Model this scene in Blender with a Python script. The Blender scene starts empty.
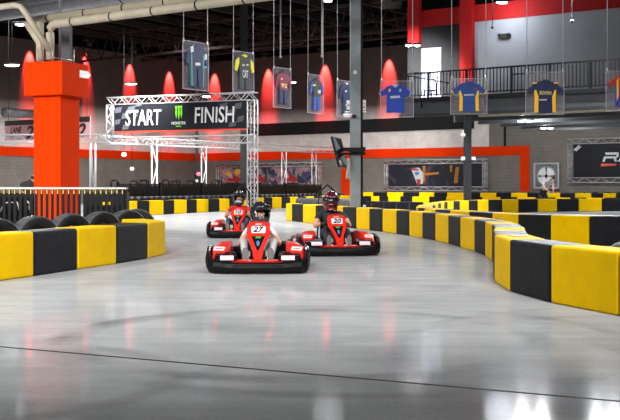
import bpy, bmesh, math, random
from mathutils import Vector, Matrix, Euler
random.seed(7)
sc = bpy.context.scene
COL = sc.collection
F, H, CX, HY = 1050.0, 1.15, 310.0, 186.0
PI = math.pi

# ------------------------------------------------------------------ helpers
def at(px, d, z=0.0):
    return Vector(((px-CX)/F*d, d, z))
def zof(py, d):
    return H + (HY-py)/F*d
U = Vector((.816, -.578, 0)).normalized()
V = Vector((-.578, -.816, 0)).normalized()
RZ_R = math.atan2(U.y, U.x)            # things lined up with the right hand wall
RZ_L = math.atan2(-V.y, -V.x)          # things lined up with the left hand wall
CORNER = Vector((-8.54, 78.0, 0))
def line_hit(px, P, D):
    k = (px-CX)/F
    t = (k*P.y-P.x)/(D.x-k*D.y)
    return t, P.y+t*D.y                # distance along D, depth
def R_hit(px, off=0.0):
    return line_hit(px, CORNER+V*off, U)
def L_hit(px, off=0.0):
    return line_hit(px, CORNER+U*off, -V)

def new_mat(name, col, rough=.6, metal=0.0, noise=0.0, nscale=8.0, emit=None, estr=0.0, alpha=1.0, bump=0.0, coat=0.0, spec=.5):
    m = bpy.data.materials.new(name); m.use_nodes = True
    nt = m.node_tree; b = nt.nodes['Principled BSDF']
    c = (*col, 1)
    b.inputs['Base Color'].default_value = c
    b.inputs['Roughness'].default_value = rough
    b.inputs['Metallic'].default_value = metal
    b.inputs['Specular IOR Level'].default_value = spec
    b.inputs['Coat Weight'].default_value = coat
    if alpha < 1: b.inputs['Alpha'].default_value = alpha
    if noise > 0 or bump > 0:
        tc = nt.nodes.new('ShaderNodeTexCoord'); n = nt.nodes.new('ShaderNodeTexNoise')
        n.inputs['Scale'].default_value = nscale; n.inputs['Detail'].default_value = 5
        nt.links.new(tc.outputs['Object'], n.inputs['Vector'])
        if noise > 0:
            r = nt.nodes.new('ShaderNodeMapRange'); r.inputs[1].default_value=.3; r.inputs[2].default_value=.7
            r.inputs[3].default_value = 1-noise; r.inputs[4].default_value = 1+noise*.5
            nt.links.new(n.outputs[0], r.inputs[0])
            mx = nt.nodes.new('ShaderNodeVectorMath'); mx.operation='SCALE'; mx.inputs[0].default_value = col
            nt.links.new(r.outputs[0], mx.inputs['Scale']); nt.links.new(mx.outputs[0], b.inputs['Base Color'])
        if bump > 0:
            bp = nt.nodes.new('ShaderNodeBump'); bp.inputs['Strength'].default_value = bump; bp.inputs['Distance'].default_value=.02
            nt.links.new(n.outputs[0], bp.inputs['Height']); nt.links.new(bp.outputs[0], b.inputs['Normal'])
    if emit:
        b.inputs['Emission Color'].default_value = (*emit,1); b.inputs['Emission Strength'].default_value = estr
    return m

class MB:
    """collects shapes into one mesh"""
    def __init__(s): s.bm = bmesh.new(); s.mats=[]
    def mi(s, m):
        if m not in s.mats: s.mats.append(m)
        return s.mats.index(m)
    def _fin(s, faces, m, smooth=False):
        i = s.mi(m)
        for f in faces: f.material_index=i; f.smooth=smooth
    def box(s, c, sz, m, rot=None, bevel=0, seg=1):
        M = Matrix.Translation(c)
        if rot is not None: M = M @ (rot if isinstance(rot, Matrix) else Euler(rot).to_matrix().to_4x4())
        M = M @ Matrix.Diagonal((*sz,1))
        tmp = bmesh.new(); bmesh.ops.create_cube(tmp, size=1, matrix=M)
        if bevel: bmesh.ops.bevel(tmp, geom=tmp.edges[:], offset=bevel, segments=seg, affect='EDGES', profile=.5, clamp_overlap=True)
        s.merge(tmp, m, smooth=False); return s
    def merge(s, tmp, m, smooth=False):
        bmesh.ops.recalc_face_normals(tmp, faces=tmp.faces[:])
        mp = {}
        for v in tmp.verts: mp[v]=s.bm.verts.new(v.co)
        fs=[]
        for f in tmp.faces:
            try: fs.append(s.bm.faces.new([mp[v] for v in f.verts]))
            except ValueError: pass
        tmp.free(); s._fin(fs, m, smooth)
    def cyl(s, p0, p1, r, m, r2=None, seg=10, smooth=True):
        p0=Vector(p0); p1=Vector(p1); d=p1-p0
        if d.length<1e-6: return s
        q = d.to_track_quat('Z','Y').to_matrix().to_4x4()
        M = Matrix.Translation((p0+p1)/2) @ q
        tmp=bmesh.new(); bmesh.ops.create_cone(tmp, cap_ends=True, segments=seg, radius1=r, radius2=r if r2 is None else r2, depth=d.length, matrix=M)
        s.merge(tmp, m, smooth); return s
    def tube(s, pts, r, m, seg=8):
        pts=[Vector(p) for p in pts]
        rings=[]
        for i,p in enumerate(pts):
            a = pts[i]-pts[i-1] if i>0 else pts[1]-pts[0]
            b = pts[i+1]-pts[i] if i<len(pts)-1 else a
            t=(a.normalized()+b.normalized()).normalized()
            up = Vector((0,0,1)) if abs(t.z)<.95 else Vector((1,0,0))
            x=t.cross(up).normalized(); y=x.cross(t).normalized()
            rings.append([s.bm.verts.new(p+(x*math.cos(k*2*PI/seg)+y*math.sin(k*2*PI/seg))*r) for k in range(seg)])
        fs=[]
        for a,b in zip(rings,rings[1:]):
            for k in range(seg): fs.append(s.bm.faces.new((a[k],a[(k+1)%seg],b[(k+1)%seg],b[k])))
        fs.append(s.bm.faces.new(rings[0][::-1])); fs.append(s.bm.faces.new(rings[-1]))
        s._fin(fs,m,True); return s
    def lathe(s, prof, m, M=Matrix(), seg=28, closed=False):
        rings=[]
        for r,z in prof:
            rings.append([s.bm.verts.new(M@Vector((r*math.cos(k*2*PI/seg), r*math.sin(k*2*PI/seg), z))) for k in range(seg)])
        fs=[]
        pr=list(zip(rings,rings[1:]))
        if closed: pr.append((rings[-1],rings[0]))
        for a,b in pr:
            for k in range(seg): fs.append(s.bm.faces.new((a[k],a[(k+1)%seg],b[(k+1)%seg],b[k])))
        if not closed:
            fs.append(s.bm.faces.new(rings[0][::-1])); fs.append(s.bm.faces.new(rings[-1]))
        s._fin(fs,m,True); return s
    def ball(s, c, sz, m, rot=None, seg=20, cut=None):
        M=Matrix.Translation(c)
        if rot is not None: M = M @ Euler(rot).to_matrix().to_4x4()
        M = M @ Matrix.Diagonal((*sz,1))
        tmp=bmesh.new(); bmesh.ops.create_uvsphere(tmp,u_segments=seg,v_segments=seg//2+2,radius=1,matrix=M)
        if cut:
            bmesh.ops.delete(tmp, geom=[f for f in tmp.faces if cut(f.calc_center_median())], context='FACES')
        s.merge(tmp,m,True); return s
    def prism(s, pts, y0, y1, m, M=Matrix(), bevel=0):
        """outline in the x-z plane given thickness from y0 to y1"""
        tmp=bmesh.new()
        a=[tmp.verts.new(M@Vector((x,y0,z))) for x,z in pts]
        b=[tmp.verts.new(M@Vector((x,y1,z))) for x,z in pts]
        n=len(pts)
        tmp.faces.new(a); tmp.faces.new(b[::-1])
        for i in range(n): tmp.faces.new((a[i],b[i],b[(i+1)%n],a[(i+1)%n]))
        if bevel: bmesh.ops.bevel(tmp, geom=tmp.edges[:], offset=bevel, segments=2, affect='EDGES', clamp_overlap=True)
        s.merge(tmp,m); return s
    def loft(s, secs, m, smooth=False, cap=True):
        rings=[[s.bm.verts.new(Vector(p)) for p in sec] for sec in secs]
        n=len(rings[0]); fs=[]
        for a,b in zip(rings,rings[1:]):
            for k in range(n): fs.append(s.bm.faces.new((a[k],a[(k+1)%n],b[(k+1)%n],b[k])))
        if cap:
            fs.append(s.bm.faces.new(rings[0][::-1])); fs.append(s.bm.faces.new(rings[-1]))
        s._fin(fs,m,smooth); return s
    def text(s, txt, w, h, m, M=Matrix(), shear=0, thick=.01, bold=.0):
        """letters in the x-z plane, centred, facing -y"""
        cu=bpy.data.curves.new('t','FONT'); cu.body=txt; cu.size=1; cu.extrude=.02; cu.offset=bold; cu.shear=shear; cu.resolution_u=3
        o=bpy.data.objects.new('t',cu); me=bpy.data.meshes.new_from_object(o)
        bpy.data.objects.remove(o); bpy.data.curves.remove(cu)
        if not me.vertices: return s
        xs=[v.co.x for v in me.vertices]; ys=[v.co.y for v in me.vertices]
        x0,x1,y0,y1=min(xs),max(xs),min(ys),max(ys)
        tmp=bmesh.new(); tmp.from_mesh(me); bpy.data.meshes.remove(me)
        for v in tmp.verts:
            x=(v.co.x-(x0+x1)/2)/(x1-x0)*w; z=(v.co.y-(y0+y1)/2)/(y1-y0)*h
            v.co = M@Vector((x, -v.co.z/.02*thick/2, z))
        s.merge(tmp,m); return s
    def build(s, name, parent=None, loc=None, rz=0, recalc=False):
        if recalc: bmesh.ops.recalc_face_normals(s.bm, faces=s.bm.faces[:])
        me=bpy.data.meshes.new(name); s.bm.to_mesh(me); s.bm.free()
        for m in s.mats: me.materials.append(m)
        o=bpy.data.objects.new(name, me); COL.objects.link(o)
        if parent: o.parent=parent
        if loc is not None: o.location=loc
        o.rotation_euler=(0,0,rz)
        return o

def tag(o, label=None, cat=None, group=None, kind=None):
    if label: o['label']=label
    if cat: o['category']=cat
    if group: o['group']=group
    if kind: o['kind']=kind
    return o
def empty(name, loc=(0,0,0), rz=0, label=None, cat=None, group=None):
    o=bpy.data.objects.new(name,None); COL.objects.link(o); o.location=loc; o.rotation_euler=(0,0,rz)
    o.empty_display_size=.2
    return tag(o,label,cat,group)
def copy_tree(o, parent=None):
    c=o.copy(); COL.objects.link(c); c.parent=parent
    for ch in list(o.children): copy_tree(ch,c)
    return c
ORD=['first','second','third','fourth','fifth','sixth','seventh','eighth','ninth','tenth','eleventh','twelfth','thirteenth','fourteenth','fifteenth',
     'sixteenth','seventeenth','eighteenth','nineteenth','twentieth']+['twenty-'+w for w in ('first','second','third','fourth','fifth','sixth','seventh','eighth','ninth')]+['thirtieth']+['thirty-'+w for w in ('first','second','third','fourth','fifth','sixth','seventh','eighth','ninth')]

# ------------------------------------------------------------------ materials
def floor_material():
    m=bpy.data.materials.new('polished_concrete'); m.use_nodes=True; nt=m.node_tree; N=nt.nodes; L=nt.links
    b=N['Principled BSDF']; tc=N.new('ShaderNodeTexCoord')
    def noise(scale, det=6, vec=None, rough=.6):
        n=N.new('ShaderNodeTexNoise'); n.inputs['Scale'].default_value=scale; n.inputs['Detail'].default_value=det; n.inputs['Roughness'].default_value=rough
        L.new(vec or tc.outputs['Object'], n.inputs['Vector']); return n.outputs[0]
    def mr(v,a,b_,c,d):
        r=N.new('ShaderNodeMapRange'); r.inputs[1].default_value=a; r.inputs[2].default_value=b_; r.inputs[3].default_value=c; r.inputs[4].default_value=d
        L.new(v,r.inputs[0]); return r.outputs[0]
    def math_(op,a,b_):
        n=N.new('ShaderNodeMath'); n.operation=op
        for i,x in enumerate((a,b_)):
            if isinstance(x,(int,float)): n.inputs[i].default_value=x
            else: L.new(x,n.inputs[i])
        return n.outputs[0]
    big=mr(noise(.35,5),.3,.7,.86,1.08)
    mid=mr(noise(2.2,7),.3,.7,.9,1.06)
    fine=mr(noise(38,4),.3,.7,.9,1.08)
    mp=N.new('ShaderNodeMapping'); mp.inputs['Rotation'].default_value=(0,0,.25); mp.inputs['Scale'].default_value=(.5,3.2,1)
    L.new(tc.outputs['Object'],mp.inputs[0])
    streak=mr(noise(1.1,4,mp.outputs[0]),.35,.65,.9,1.05)
    val=math_('MULTIPLY',math_('MULTIPLY',big,mid),math_('MULTIPLY',fine,streak))
    # rubber skid arcs left by the karts
    brk=mr(noise(1.1,3),.38,.62,0,1)
    dist=noise(.8,2)
    for (cx,cy,r,w,s) in ((-.05,8.0,1.75,.07,0.51),(.25,7.9,2.15,.05,0.37),(-2.2,6.3,1.35,.05,0.37),(6.2,12.5,7.9,.16,0.27),(5.9,12.4,8.4,.10,0.24),(3.5,7.2,2.9,.05,0.34),(12.5,19,14.2,.25,0.2),(12.5,19,13.2,.2,0.2),(4.0,4.4,5.1,.06,0.27),(-8,16,10.3,.12,0.24)):
        d=N.new('ShaderNodeVectorMath'); d.operation='DISTANCE'; d.inputs[1].default_value=(cx,cy,0); L.new(tc.outputs['Object'],d.inputs[0])
        dd=math_('ADD',d.outputs['Value'],mr(dist,.3,.7,-.03,.03))
        e=math_('ABSOLUTE',math_('SUBTRACT',dd,r),0)
        k=mr(e,w*.8,w*2.4,s*.6,0)
        val=math_('MULTIPLY',val,math_('SUBTRACT',1,math_('MULTIPLY',k,brk)))
    col=N.new('ShaderNodeVectorMath'); col.operation='SCALE'; col.inputs[0].default_value=(.385,.40,.41); L.new(val,col.inputs['Scale'])
    L.new(col.outputs[0],b.inputs['Base Color'])
    L.new(mr(noise(.9,4),.3,.7,.45,.6),b.inputs['Roughness'])
    b.inputs['Specular IOR Level'].default_value=0
    b.inputs['Coat Weight'].default_value=.22; b.inputs['Coat Roughness'].default_value=.078; b.inputs['Coat IOR'].default_value=1.4
    bp=N.new('ShaderNodeBump'); bp.inputs['Strength'].default_value=.04; bp.inputs['Distance'].default_value=.01
    L.new(noise(5,3),bp.inputs['Height']); L.new(bp.outputs[0],b.inputs['Normal'])
    return m
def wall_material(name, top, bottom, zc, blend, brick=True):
    """masonry: bottom colour blends into the top colour around height zc"""
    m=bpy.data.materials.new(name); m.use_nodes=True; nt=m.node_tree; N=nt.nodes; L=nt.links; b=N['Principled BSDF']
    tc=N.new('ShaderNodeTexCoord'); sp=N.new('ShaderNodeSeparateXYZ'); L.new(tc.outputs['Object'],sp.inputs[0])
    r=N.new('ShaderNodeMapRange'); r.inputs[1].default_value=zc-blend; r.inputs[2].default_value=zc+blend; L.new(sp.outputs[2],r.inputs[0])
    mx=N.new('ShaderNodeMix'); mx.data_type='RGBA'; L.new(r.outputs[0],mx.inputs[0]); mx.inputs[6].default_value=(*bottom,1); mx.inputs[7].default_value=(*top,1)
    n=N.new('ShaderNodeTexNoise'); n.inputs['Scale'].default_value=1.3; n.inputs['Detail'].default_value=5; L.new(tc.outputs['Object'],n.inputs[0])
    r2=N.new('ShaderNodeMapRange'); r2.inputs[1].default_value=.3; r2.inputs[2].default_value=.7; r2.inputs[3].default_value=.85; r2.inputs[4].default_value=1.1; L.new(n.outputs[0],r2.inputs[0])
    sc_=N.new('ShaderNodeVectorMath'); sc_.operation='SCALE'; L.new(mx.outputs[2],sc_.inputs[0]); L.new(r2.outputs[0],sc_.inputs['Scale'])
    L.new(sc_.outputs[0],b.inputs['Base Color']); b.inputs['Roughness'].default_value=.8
    if brick:
        cb=N.new('ShaderNodeCombineXYZ'); L.new(sp.outputs[0],cb.inputs[0]); L.new(sp.outputs[2],cb.inputs[1])
        bt=N.new('ShaderNodeTexBrick'); bt.inputs['Scale'].default_value=1; bt.inputs['Brick Width'].default_value=.4; bt.inputs['Row Height'].default_value=.2; bt.inputs['Mortar Size'].default_value=.008
        bt.inputs['Color1'].default_value=(1,1,1,1); bt.inputs['Color2'].default_value=(.93,.93,.93,1); bt.inputs['Mortar'].default_value=((.6,.6,.6,1) if name!='pale_to_brown_wall' else (.93,.93,.93,1))
        L.new(cb.outputs[0],bt.inputs[0])
        mm=N.new('ShaderNodeVectorMath'); mm.operation='MULTIPLY'; L.new(sc_.outputs[0],mm.inputs[0]); L.new(bt.outputs[0],mm.inputs[1]); L.new(mm.outputs[0],b.inputs['Base Color'])
        bp=N.new('ShaderNodeBump'); bp.inputs['Strength'].default_value=(.15 if name=='pale_to_brown_wall' else .5); bp.inputs['Distance'].default_value=.01; L.new(bt.outputs[0],bp.inputs['Height']); L.new(bp.outputs[0],b.inputs['Normal'])
    return m
def photo_print(name, stops, scale, seed):
    """abstract photographic print: blotches of the given colours"""
    m=bpy.data.materials.new(name); m.use_nodes=True; nt=m.node_tree; N=nt.nodes; L=nt.links; b=N['Principled BSDF']
    tc=N.new('ShaderNodeTexCoord'); mp=N.new('ShaderNodeMapping'); mp.inputs['Location'].default_value=(seed,seed*.7,seed*1.3); L.new(tc.outputs['Object'],mp.inputs[0])
    n=N.new('ShaderNodeTexNoise'); n.inputs['Scale'].default_value=scale; n.inputs['Detail'].default_value=3; n.inputs['Distortion'].default_value=1.5; L.new(mp.outputs[0],n.inputs[0])
    cr=N.new('ShaderNodeValToRGB'); cr.color_ramp.interpolation='CONSTANT'
    e=cr.color_ramp.elements
    e[0].position=0; e[0].color=(*stops[0][1],1); e[1].position=stops[1][0]; e[1].color=(*stops[1][1],1)
    for p,c in stops[2:]:
        x=e.new(p); x.color=(*c,1)
    L.new(n.outputs[0],cr.inputs[0]); L.new(cr.outputs[0],b.inputs['Base Color']); b.inputs['Roughness'].default_value=.5
    return m

M = dict(
 yellow=new_mat('yellow_plastic',(.86,.53,.001),.7,spec=.05,noise=.08,nscale=5,bump=.1),
 black=new_mat('black_plastic',(.010,.011,.014),.6,noise=.35,nscale=6,bump=.15,spec=.12),
 rubber=new_mat('tyre_rubber',(.06,.062,.067),.62,spec=.3,noise=.4,nscale=14,bump=.2),
 rubber_side=new_mat('tyre_sidewall',(.010,.010,.011),.6,spec=.2,noise=.3,nscale=10),
 red=new_mat('red_bodywork',(.70,.022,.012),.28,coat=.4),
 kblack=new_mat('kart_black',(.004,.004,.005),.42,spec=.15),
 white=new_mat('white_sticker',(.8,.8,.8),.4),
 pink=new_mat('pale_pink_sticker',(.86,.52,.62),.4),
 blue=new_mat('blue_trim',(.05,.18,.45),.4), green=new_mat('green_trim',(.03,.45,.05),.4),
 ink=new_mat('black_ink',(.01,.01,.01),.5),
 steel=new_mat('brushed_steel',(.55,.53,.50),.35,metal=.8,noise=.1),
 alu=new_mat('truss_aluminium',(.55,.55,.56),.38,metal=.35),
 orange=new_mat('orange_paint',(.62,.034,.001),.75,spec=.03,noise=.05,nscale=3),
 orange_wall=new_mat('orange_band_paint',(.74,.038,.002),.75,spec=.05),
 dkred=new_mat('red_wall_paint',(.30,.006,.006),.7,spec=.2),
 charcoal=new_mat('charcoal_paint',(.012,.013,.015),.7,noise=.2,spec=.2),
 greywall=new_mat('pale_grey_wall',(.27,.285,.31),.75,noise=.06,nscale=2),
 ceil=new_mat('black_ceiling',(.004,.0035,.0035),.9,noise=.5,nscale=3,spec=0),
 darksteel=new_mat('dark_steel',(.03,.034,.04),.6,spec=.2,noise=.15),
 joist=new_mat('joist_steel',(.022,.013,.012),.7,spec=.2,noise=.3),
 polegrey=new_mat('blue_grey_steel',(.20,.235,.26),.45,noise=.12,nscale=5),
 beige=new_mat('beige_pipe_wrap',(.42,.37,.28),.55,noise=.15,nscale=4),
 duct=new_mat('galvanised_duct',(.22,.22,.24),.4,metal=.4,noise=.2),
 deckbeam=new_mat('deck_steel',(.032,.036,.04),.5,noise=.3),
 acrylic=new_mat('clear_acrylic',(.35,.33,.38),.08,alpha=.16,noise=.2),
 acredge=new_mat('acrylic_edge',(.45,.45,.5),.3,alpha=.5),
 banner=new_mat('dark_banner',(.010,.011,.016),.6,spec=.2), bannercheck=new_mat('banner_grey_check',(.09,.095,.12),.6,spec=.2),
 led=new_mat('led_glow',(1,1,1),.5,emit=(.93,.95,1),estr=12),
 led_hi=new_mat('led_glow_bright',(1,1,1),.5,emit=(.95,.97,1),estr=7000),
 led_lo=new_mat('lamp_glow',(1,1,1),.5,emit=(.95,.93,1),estr=6),
 skin=new_mat('skin',(.62,.34,.22),.55), skin2=new_mat('skin_tan',(.48,.25,.16),.55),
 eye=new_mat('eye_white',(.7,.7,.7),.3), pupil=new_mat('pupil',(.02,.015,.01),.2), lips=new_mat('lips',(.45,.15,.12),.5),
 hair=new_mat('black_hair',(.012,.009,.008),.6),
 helmet=new_mat('black_helmet_shell',(.018,.02,.03),.12,coat=.8),
 visor=new_mat('smoked_visor',(.01,.01,.012),.08,coat=1),
 helmet_red=new_mat('magenta_red_helmet_shell',(.16,.003,.015),.2,coat=.6),
 helmet_wh=new_mat('helmet_silver_graphic',(.5,.52,.56),.2),
 padding=new_mat('helmet_lining',(.03,.03,.032),.8),
 tee_w=new_mat('white_cotton',(.72,.68,.68),.8), tee_r=new_mat('red_cotton',(.55,.012,.02),.8), tee_b=new_mat('black_cotton',(.02,.02,.023),.8),
 tee_g=new_mat('pale_grey_cotton',(.5,.5,.5),.85), jeans=new_mat('blue_denim',(.05,.07,.13),.85), jeansb=new_mat('black_denim',(.02,.02,.025),.85), pale=new_mat('pale_denim',(.45,.47,.5),.85),
 shoe=new_mat('grey_shoe',(.16,.15,.13),.6), shoe_b=new_mat('black_shoe',(.02,.02,.022),.5), sole=new_mat('shoe_sole_rubber',(.10,.095,.09),.6),
 glove=new_mat('black_glove',(.015,.015,.017),.6),
 fabric_blue=new_mat('royal_blue_jersey',(0.0074,0.0434,0.3844),.7,noise=.12,nscale=6), fabric_navy=new_mat('navy_jersey',(0.0074,0.0136,0.062),.7,noise=.2,nscale=6),
 fabric_mid=new_mat('mid_blue_jersey',(0.0124,0.0558,0.248),.7,noise=.15,nscale=6), fabric_yel=new_mat('yellow_jersey',(.85,.46,.01),.7), fabric_teal=new_mat('teal_jersey',(0.0496,0.1984,0.2232),.7),
 fabric_red=new_mat('red_jersey',(0.3844,0.0186,0.0124),.7,noise=.12), fabric_blk=new_mat('black_jersey',(.02,.022,.024),.7), fabric_mar=new_mat('maroon_jersey',(0.1736,0.0093,0.031),.7,noise=.15),
 fabric_wht=new_mat('white_jersey_print',(0.434,0.434,0.4464),.7), fabric_lime=new_mat('yellow_green_jersey',(.68,.6,.02),.7), gold=new_mat('gold_print',(.55,.42,.15),.6),
 claw=new_mat('lime_green_print',(.18,.75,.02),.5),
 letter=new_mat('white_lettering',(.72,.73,.74),.5), redline=new_mat('red_banner_hem',(.75,.06,.02),.5),
 lane=new_mat('dusty_pink_sign',(.42,.22,.24),.6),
)
M['floor']=floor_material()
M['wall_two']=wall_material('pale_to_brown_wall',(.062,.040,.034),(.72,.67,.64),5.9,.6)  # brown towards the top, pale below, blended softly between
M['wall_low']=wall_material('taupe_block_wall',(.20,.182,.158),(.20,.182,.158),1,1)
M['kartphoto']=photo_print('kart_photo_print',[(0,(.02,.03,.07)),(.42,(.05,.07,.14)),(.48,(.30,.20,.22)),(.56,(.42,.30,.31)),(.62,(.35,.03,.03)),(.68,(.1,.13,.25))],1.3,3.1)
M['racephoto']=photo_print('race_photo_print',[(0,(.008,.01,.02)),(.58,(.02,.025,.05)),(.66,(.10,.04,.02)),(.72,(.03,.03,.05))],.8,8.2)

# ------------------------------------------------------------------ the room
def slab(name, pts, z0, z1, m):
    mb=MB(); tmp=bmesh.new()
    a=[tmp.verts.new((p[0],p[1],z0)) for p in pts]; b=[tmp.verts.new((p[0],p[1],z1)) for p in pts]; n=len(pts)
    tmp.faces.new(a); tmp.faces.new(b)
    for i in range(n): tmp.faces.new((a[i],b[i],b[(i+1)%n],a[(i+1)%n]))
    mb.merge(tmp,m); return mb.build(name)
LR, LL = 82.0, 76.0
c0=CORNER-U*.6-V*.6; c1=CORNER+U*LR-V*.6; c2=c1+V*LL; c3=c0+V*LL
tag(slab('floor',[c0,c1,c2,c3],-.3,0,M['floor']),kind='structure')
CEIL=11.2
tag(slab('ceiling',[c0,c1,c2,c3],CEIL,CEIL+.3,M['ceil']),kind='structure')

def wall_obj(name, origin, rz, length, x0=0, split=None):
    mb=MB()
    mb.box((x0+length/2,.15,(3.03)/2),(length,.3,3.03),M['wall_low'])
    w2=min(length,split) if split else length
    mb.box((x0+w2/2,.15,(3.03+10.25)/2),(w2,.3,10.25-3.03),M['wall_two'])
    if split: mb.box((x0+(length+w2)/2,.15,(3.03+10.25)/2),(length-w2,.3,10.25-3.03),M['wall_low'])
    mb.box((x0+length/2,.15,(10.25+CEIL)/2),(length,.3,CEIL-10.25),M['ceil'])
    return tag(mb.build(name,loc=origin,rz=rz),kind='structure')
wall_obj('wall_right',CORNER,RZ_R,LR,split=R_hit(489)[0])  # taupe past the split, started early to colour in the mezzanine shade
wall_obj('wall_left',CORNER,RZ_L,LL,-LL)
# painted bands (thin boards with real thickness fixed on the walls)
sE,_=R_hit(529.5); sE0,_=R_hit(520.5)
mb=MB(); mb.box((sE/2,-.04,(3.0+3.56)/2),(sE,.08,.56),M['orange_wall'])
tag(mb.build('trim_1',loc=CORNER,rz=RZ_R),kind='structure')
mb=MB(); mb.box(((sE+sE0)/2,-.04,1.5),(sE-sE0,.08,3.0),M['orange_wall'])
tag(mb.build('trim_2',loc=CORNER,rz=RZ_R),kind='structure')
mb=MB(); mb.box((-LL/2,-.04,(3.0+3.56)/2),(LL,.08,.56),M['orange_wall'])
tag(mb.build('trim_3',loc=CORNER,rz=RZ_L),kind='structure')
a,_=R_hit(342); b_,_=R_hit(351.5)
mb=MB(); mb.box(((a+b_)/2,-.05,1.5),(b_-a,.1,3.0),M['orange_wall'])
tag(mb.build('trim_4',loc=CORNER,rz=RZ_R),kind='structure')
a,da=R_hit(243); b_,db=R_hit(474)
mb=MB(); mb.box(((a+b_)/2,-.06,5.12),(b_-a,.12,.85),M['charcoal'])
tag(mb.build('trim_5',loc=CORNER,rz=RZ_R),kind='structure')
mb=MB(); mb.box((0,-.08,5.1),(.16,.16,10.2),M['duct'])
tag(mb.build('trim_6',loc=CORNER+U*.25,rz=RZ_R),kind='structure')
# shallow lines of dark panel joints
mb=MB(); mb.box((.0,-.03,4.8),(.12,.06,3.4),M['charcoal'])
tag(mb.build('trim_7',loc=CORNER+U*R_hit(505)[0],rz=RZ_R),kind='structure')
# floor seam
p0=at(-15,1207.5/(345.5-HY)); p1=at(660,1207.5/(405-HY)); dv=p1-p0
mb=MB(); mb.box((dv.length/2,0,.0015),(dv.length,.022,.003),M['charcoal'])
tag(mb.build('trim_8',loc=p0,rz=math.atan2(dv.y,dv.x)),kind='structure')

# ceiling joists and girders
def girder(name, px, d, length, z0, z1, rz, back, label, axis):
    o=empty(name,at(px,d,0),rz,label,'roof girder','roof girders')
    for z,nm in ((z0,'bottom_chord'),(z1,'top_chord')):
        m_=MB(); m_.box((length/2-back,0,z),(length,.22,.14),M['joist']); m_.build(nm,o)
    m_=MB(); n=int(length/1.3); st=length/n
    for i in range(n):
        x=-back+i*st
        m_.cyl((x,0,z0),(x+st/2,0,z1),.045,M['joist'],seg=6); m_.cyl((x+st/2,0,z1),(x+st,0,z0),.045,M['joist'],seg=6)
    m_.build('web',o)
    return o
girder('roof_girder',247,61,46,9.35,10.95,RZ_R,16,'open web steel girder under the black ceiling, nearer the camera',0)
girder('roof_girder',247,68,40,9.9,10.95,RZ_R,12,'shallower open web steel girder under the black ceiling, nearer the back corner',0)
for i in range(13):
    base=CORNER+U*(1.5+i*2.6)
    mb=MB(); mb.box((14,0,10.98),(28,.12,.4),M['joist'])
    o=mb.build('ceiling_joist',loc=base,rz=math.atan2(V.y,V.x))
    tag(o,'slim dark steel joist running across the black ceiling towards the back wall','joist','ceiling joists')
# red lit duct bend
mb=MB(); pts=[at(247,62,9.25),at(285,60.5,9.3),at(300,60,9.3),at(308,59.5,9.5),at(314,59,9.9),at(317,58.7,10.4)]
mb.tube(pts,.1,M['joist']); tag(mb.build('curved_pipe'),'slim pipe curving up to the black ceiling above the hanging shirts','pipe')

# ------------------------------------------------------------------ barriers
def lerp2(a,b,t): return a+(b-a)*t
def barrier_row(pts, colours, side, h, t, rowname, group, z0=0.0, bev=.035, name='barrier_block', from_word='left', start=1):
    pts=[Vector((p[0],p[1],0)) for p in pts]
    # inner line by mitred offset
    dirs=[(pts[i+1]-pts[i]).normalized() for i in range(len(pts)-1)]
    nrm=[Vector((-d.y,d.x,0))*side for d in dirs]
    inner=[]
    for i,p in enumerate(pts):
        if i==0: n=nrm[0]
        elif i==len(pts)-1: n=nrm[-1]
        else:
            n=(nrm[i-1]+nrm[i]).normalized(); n=n/max(.5,n.dot(nrm[i]))
        inner.append(p+n*t)
    cnt={'Y':0,'B':0}
    word={'Y':'yellow','B':'black'}
    for i in range(len(pts)-1):
        c=colours[i%len(colours)]
        cnt[c]+=1
        a,b,ia,ib=pts[i],pts[i+1],inner[i],inner[i+1]
        g=.008/(b-a).length
        a2,b2,ia2,ib2=lerp2(a,b,g),lerp2(b,a,g),lerp2(ia,ib,g),lerp2(ib,ia,g)
        cen=(a2+b2+ia2+ib2)/4
        tmp=bmesh.new()
        lo=[tmp.verts.new((q.x-cen.x,q.y-cen.y,0)) for q in (a2,b2,ib2,ia2)]
        hi=[tmp.verts.new((q.x-cen.x,q.y-cen.y,h)) for q in (a2,b2,ib2,ia2)]
        tmp.faces.new(lo[::-1]); tmp.faces.new(hi)
        for k in range(4): tmp.faces.new((lo[k],lo[(k+1)%4],hi[(k+1)%4],hi[k]))
        bmesh.ops.recalc_face_normals(tmp,faces=tmp.faces[:])
        bmesh.ops.bevel(tmp,geom=tmp.edges[:],offset=bev,segments=3,affect='EDGES',profile=.6,clamp_overlap=True)
        mb=MB(); mb.merge(tmp,M['yellow'] if c=='Y' else M['black'],smooth=False)
        o=mb.build(name,loc=(cen.x,cen.y,z0))
        tag(o,'%s %s barrier block from the %s end of the %s'%(ORD[cnt[c]-1],word[c],from_word,rowname),'barrier',group)
        yield i,c,o
def drain(g): return list(g)
TH=.42; BH=.57
# left row (near -> far, then bending away)
A=[(-3.88,12.32),(-3.51,13.37),(-3.19,14.43),(-2.85,15.5),(-2.56,16.62),(-2.43,17.7),(-2.95,18.65)]
rowA=drain(barrier_row(A,'YBYBYY',1,BH,TH,'near left barrier wall','blocks of the near left barrier wall'))
# long winding row, far left end -> near right
Cpx=[(286,35.3),(291.7,34.3),(302.7,33.1),(315.3,31.9),(328.5,30.7),(342.5,29.4),(356,28.3),(369,27.3),(382.3,26.3),(396,25.3),(409,24.3),(422,23.2),(435,22.1),(448,20.9),(460,19.7),(474,18.45),(485,17.2)]
Cp=[((x-CX)/F*d,d) for x,d in Cpx]+[(2.78,16.05),(2.62,14.9),(2.40,13.75),(2.21,12.6),(2.17,11.45),(2.36,10.33),(2.72,9.28),(3.25,8.3)]
rowC=drain(barrier_row(Cp,'YB',1,BH,TH,'long winding barrier wall','blocks of the long winding barrier wall'))
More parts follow.
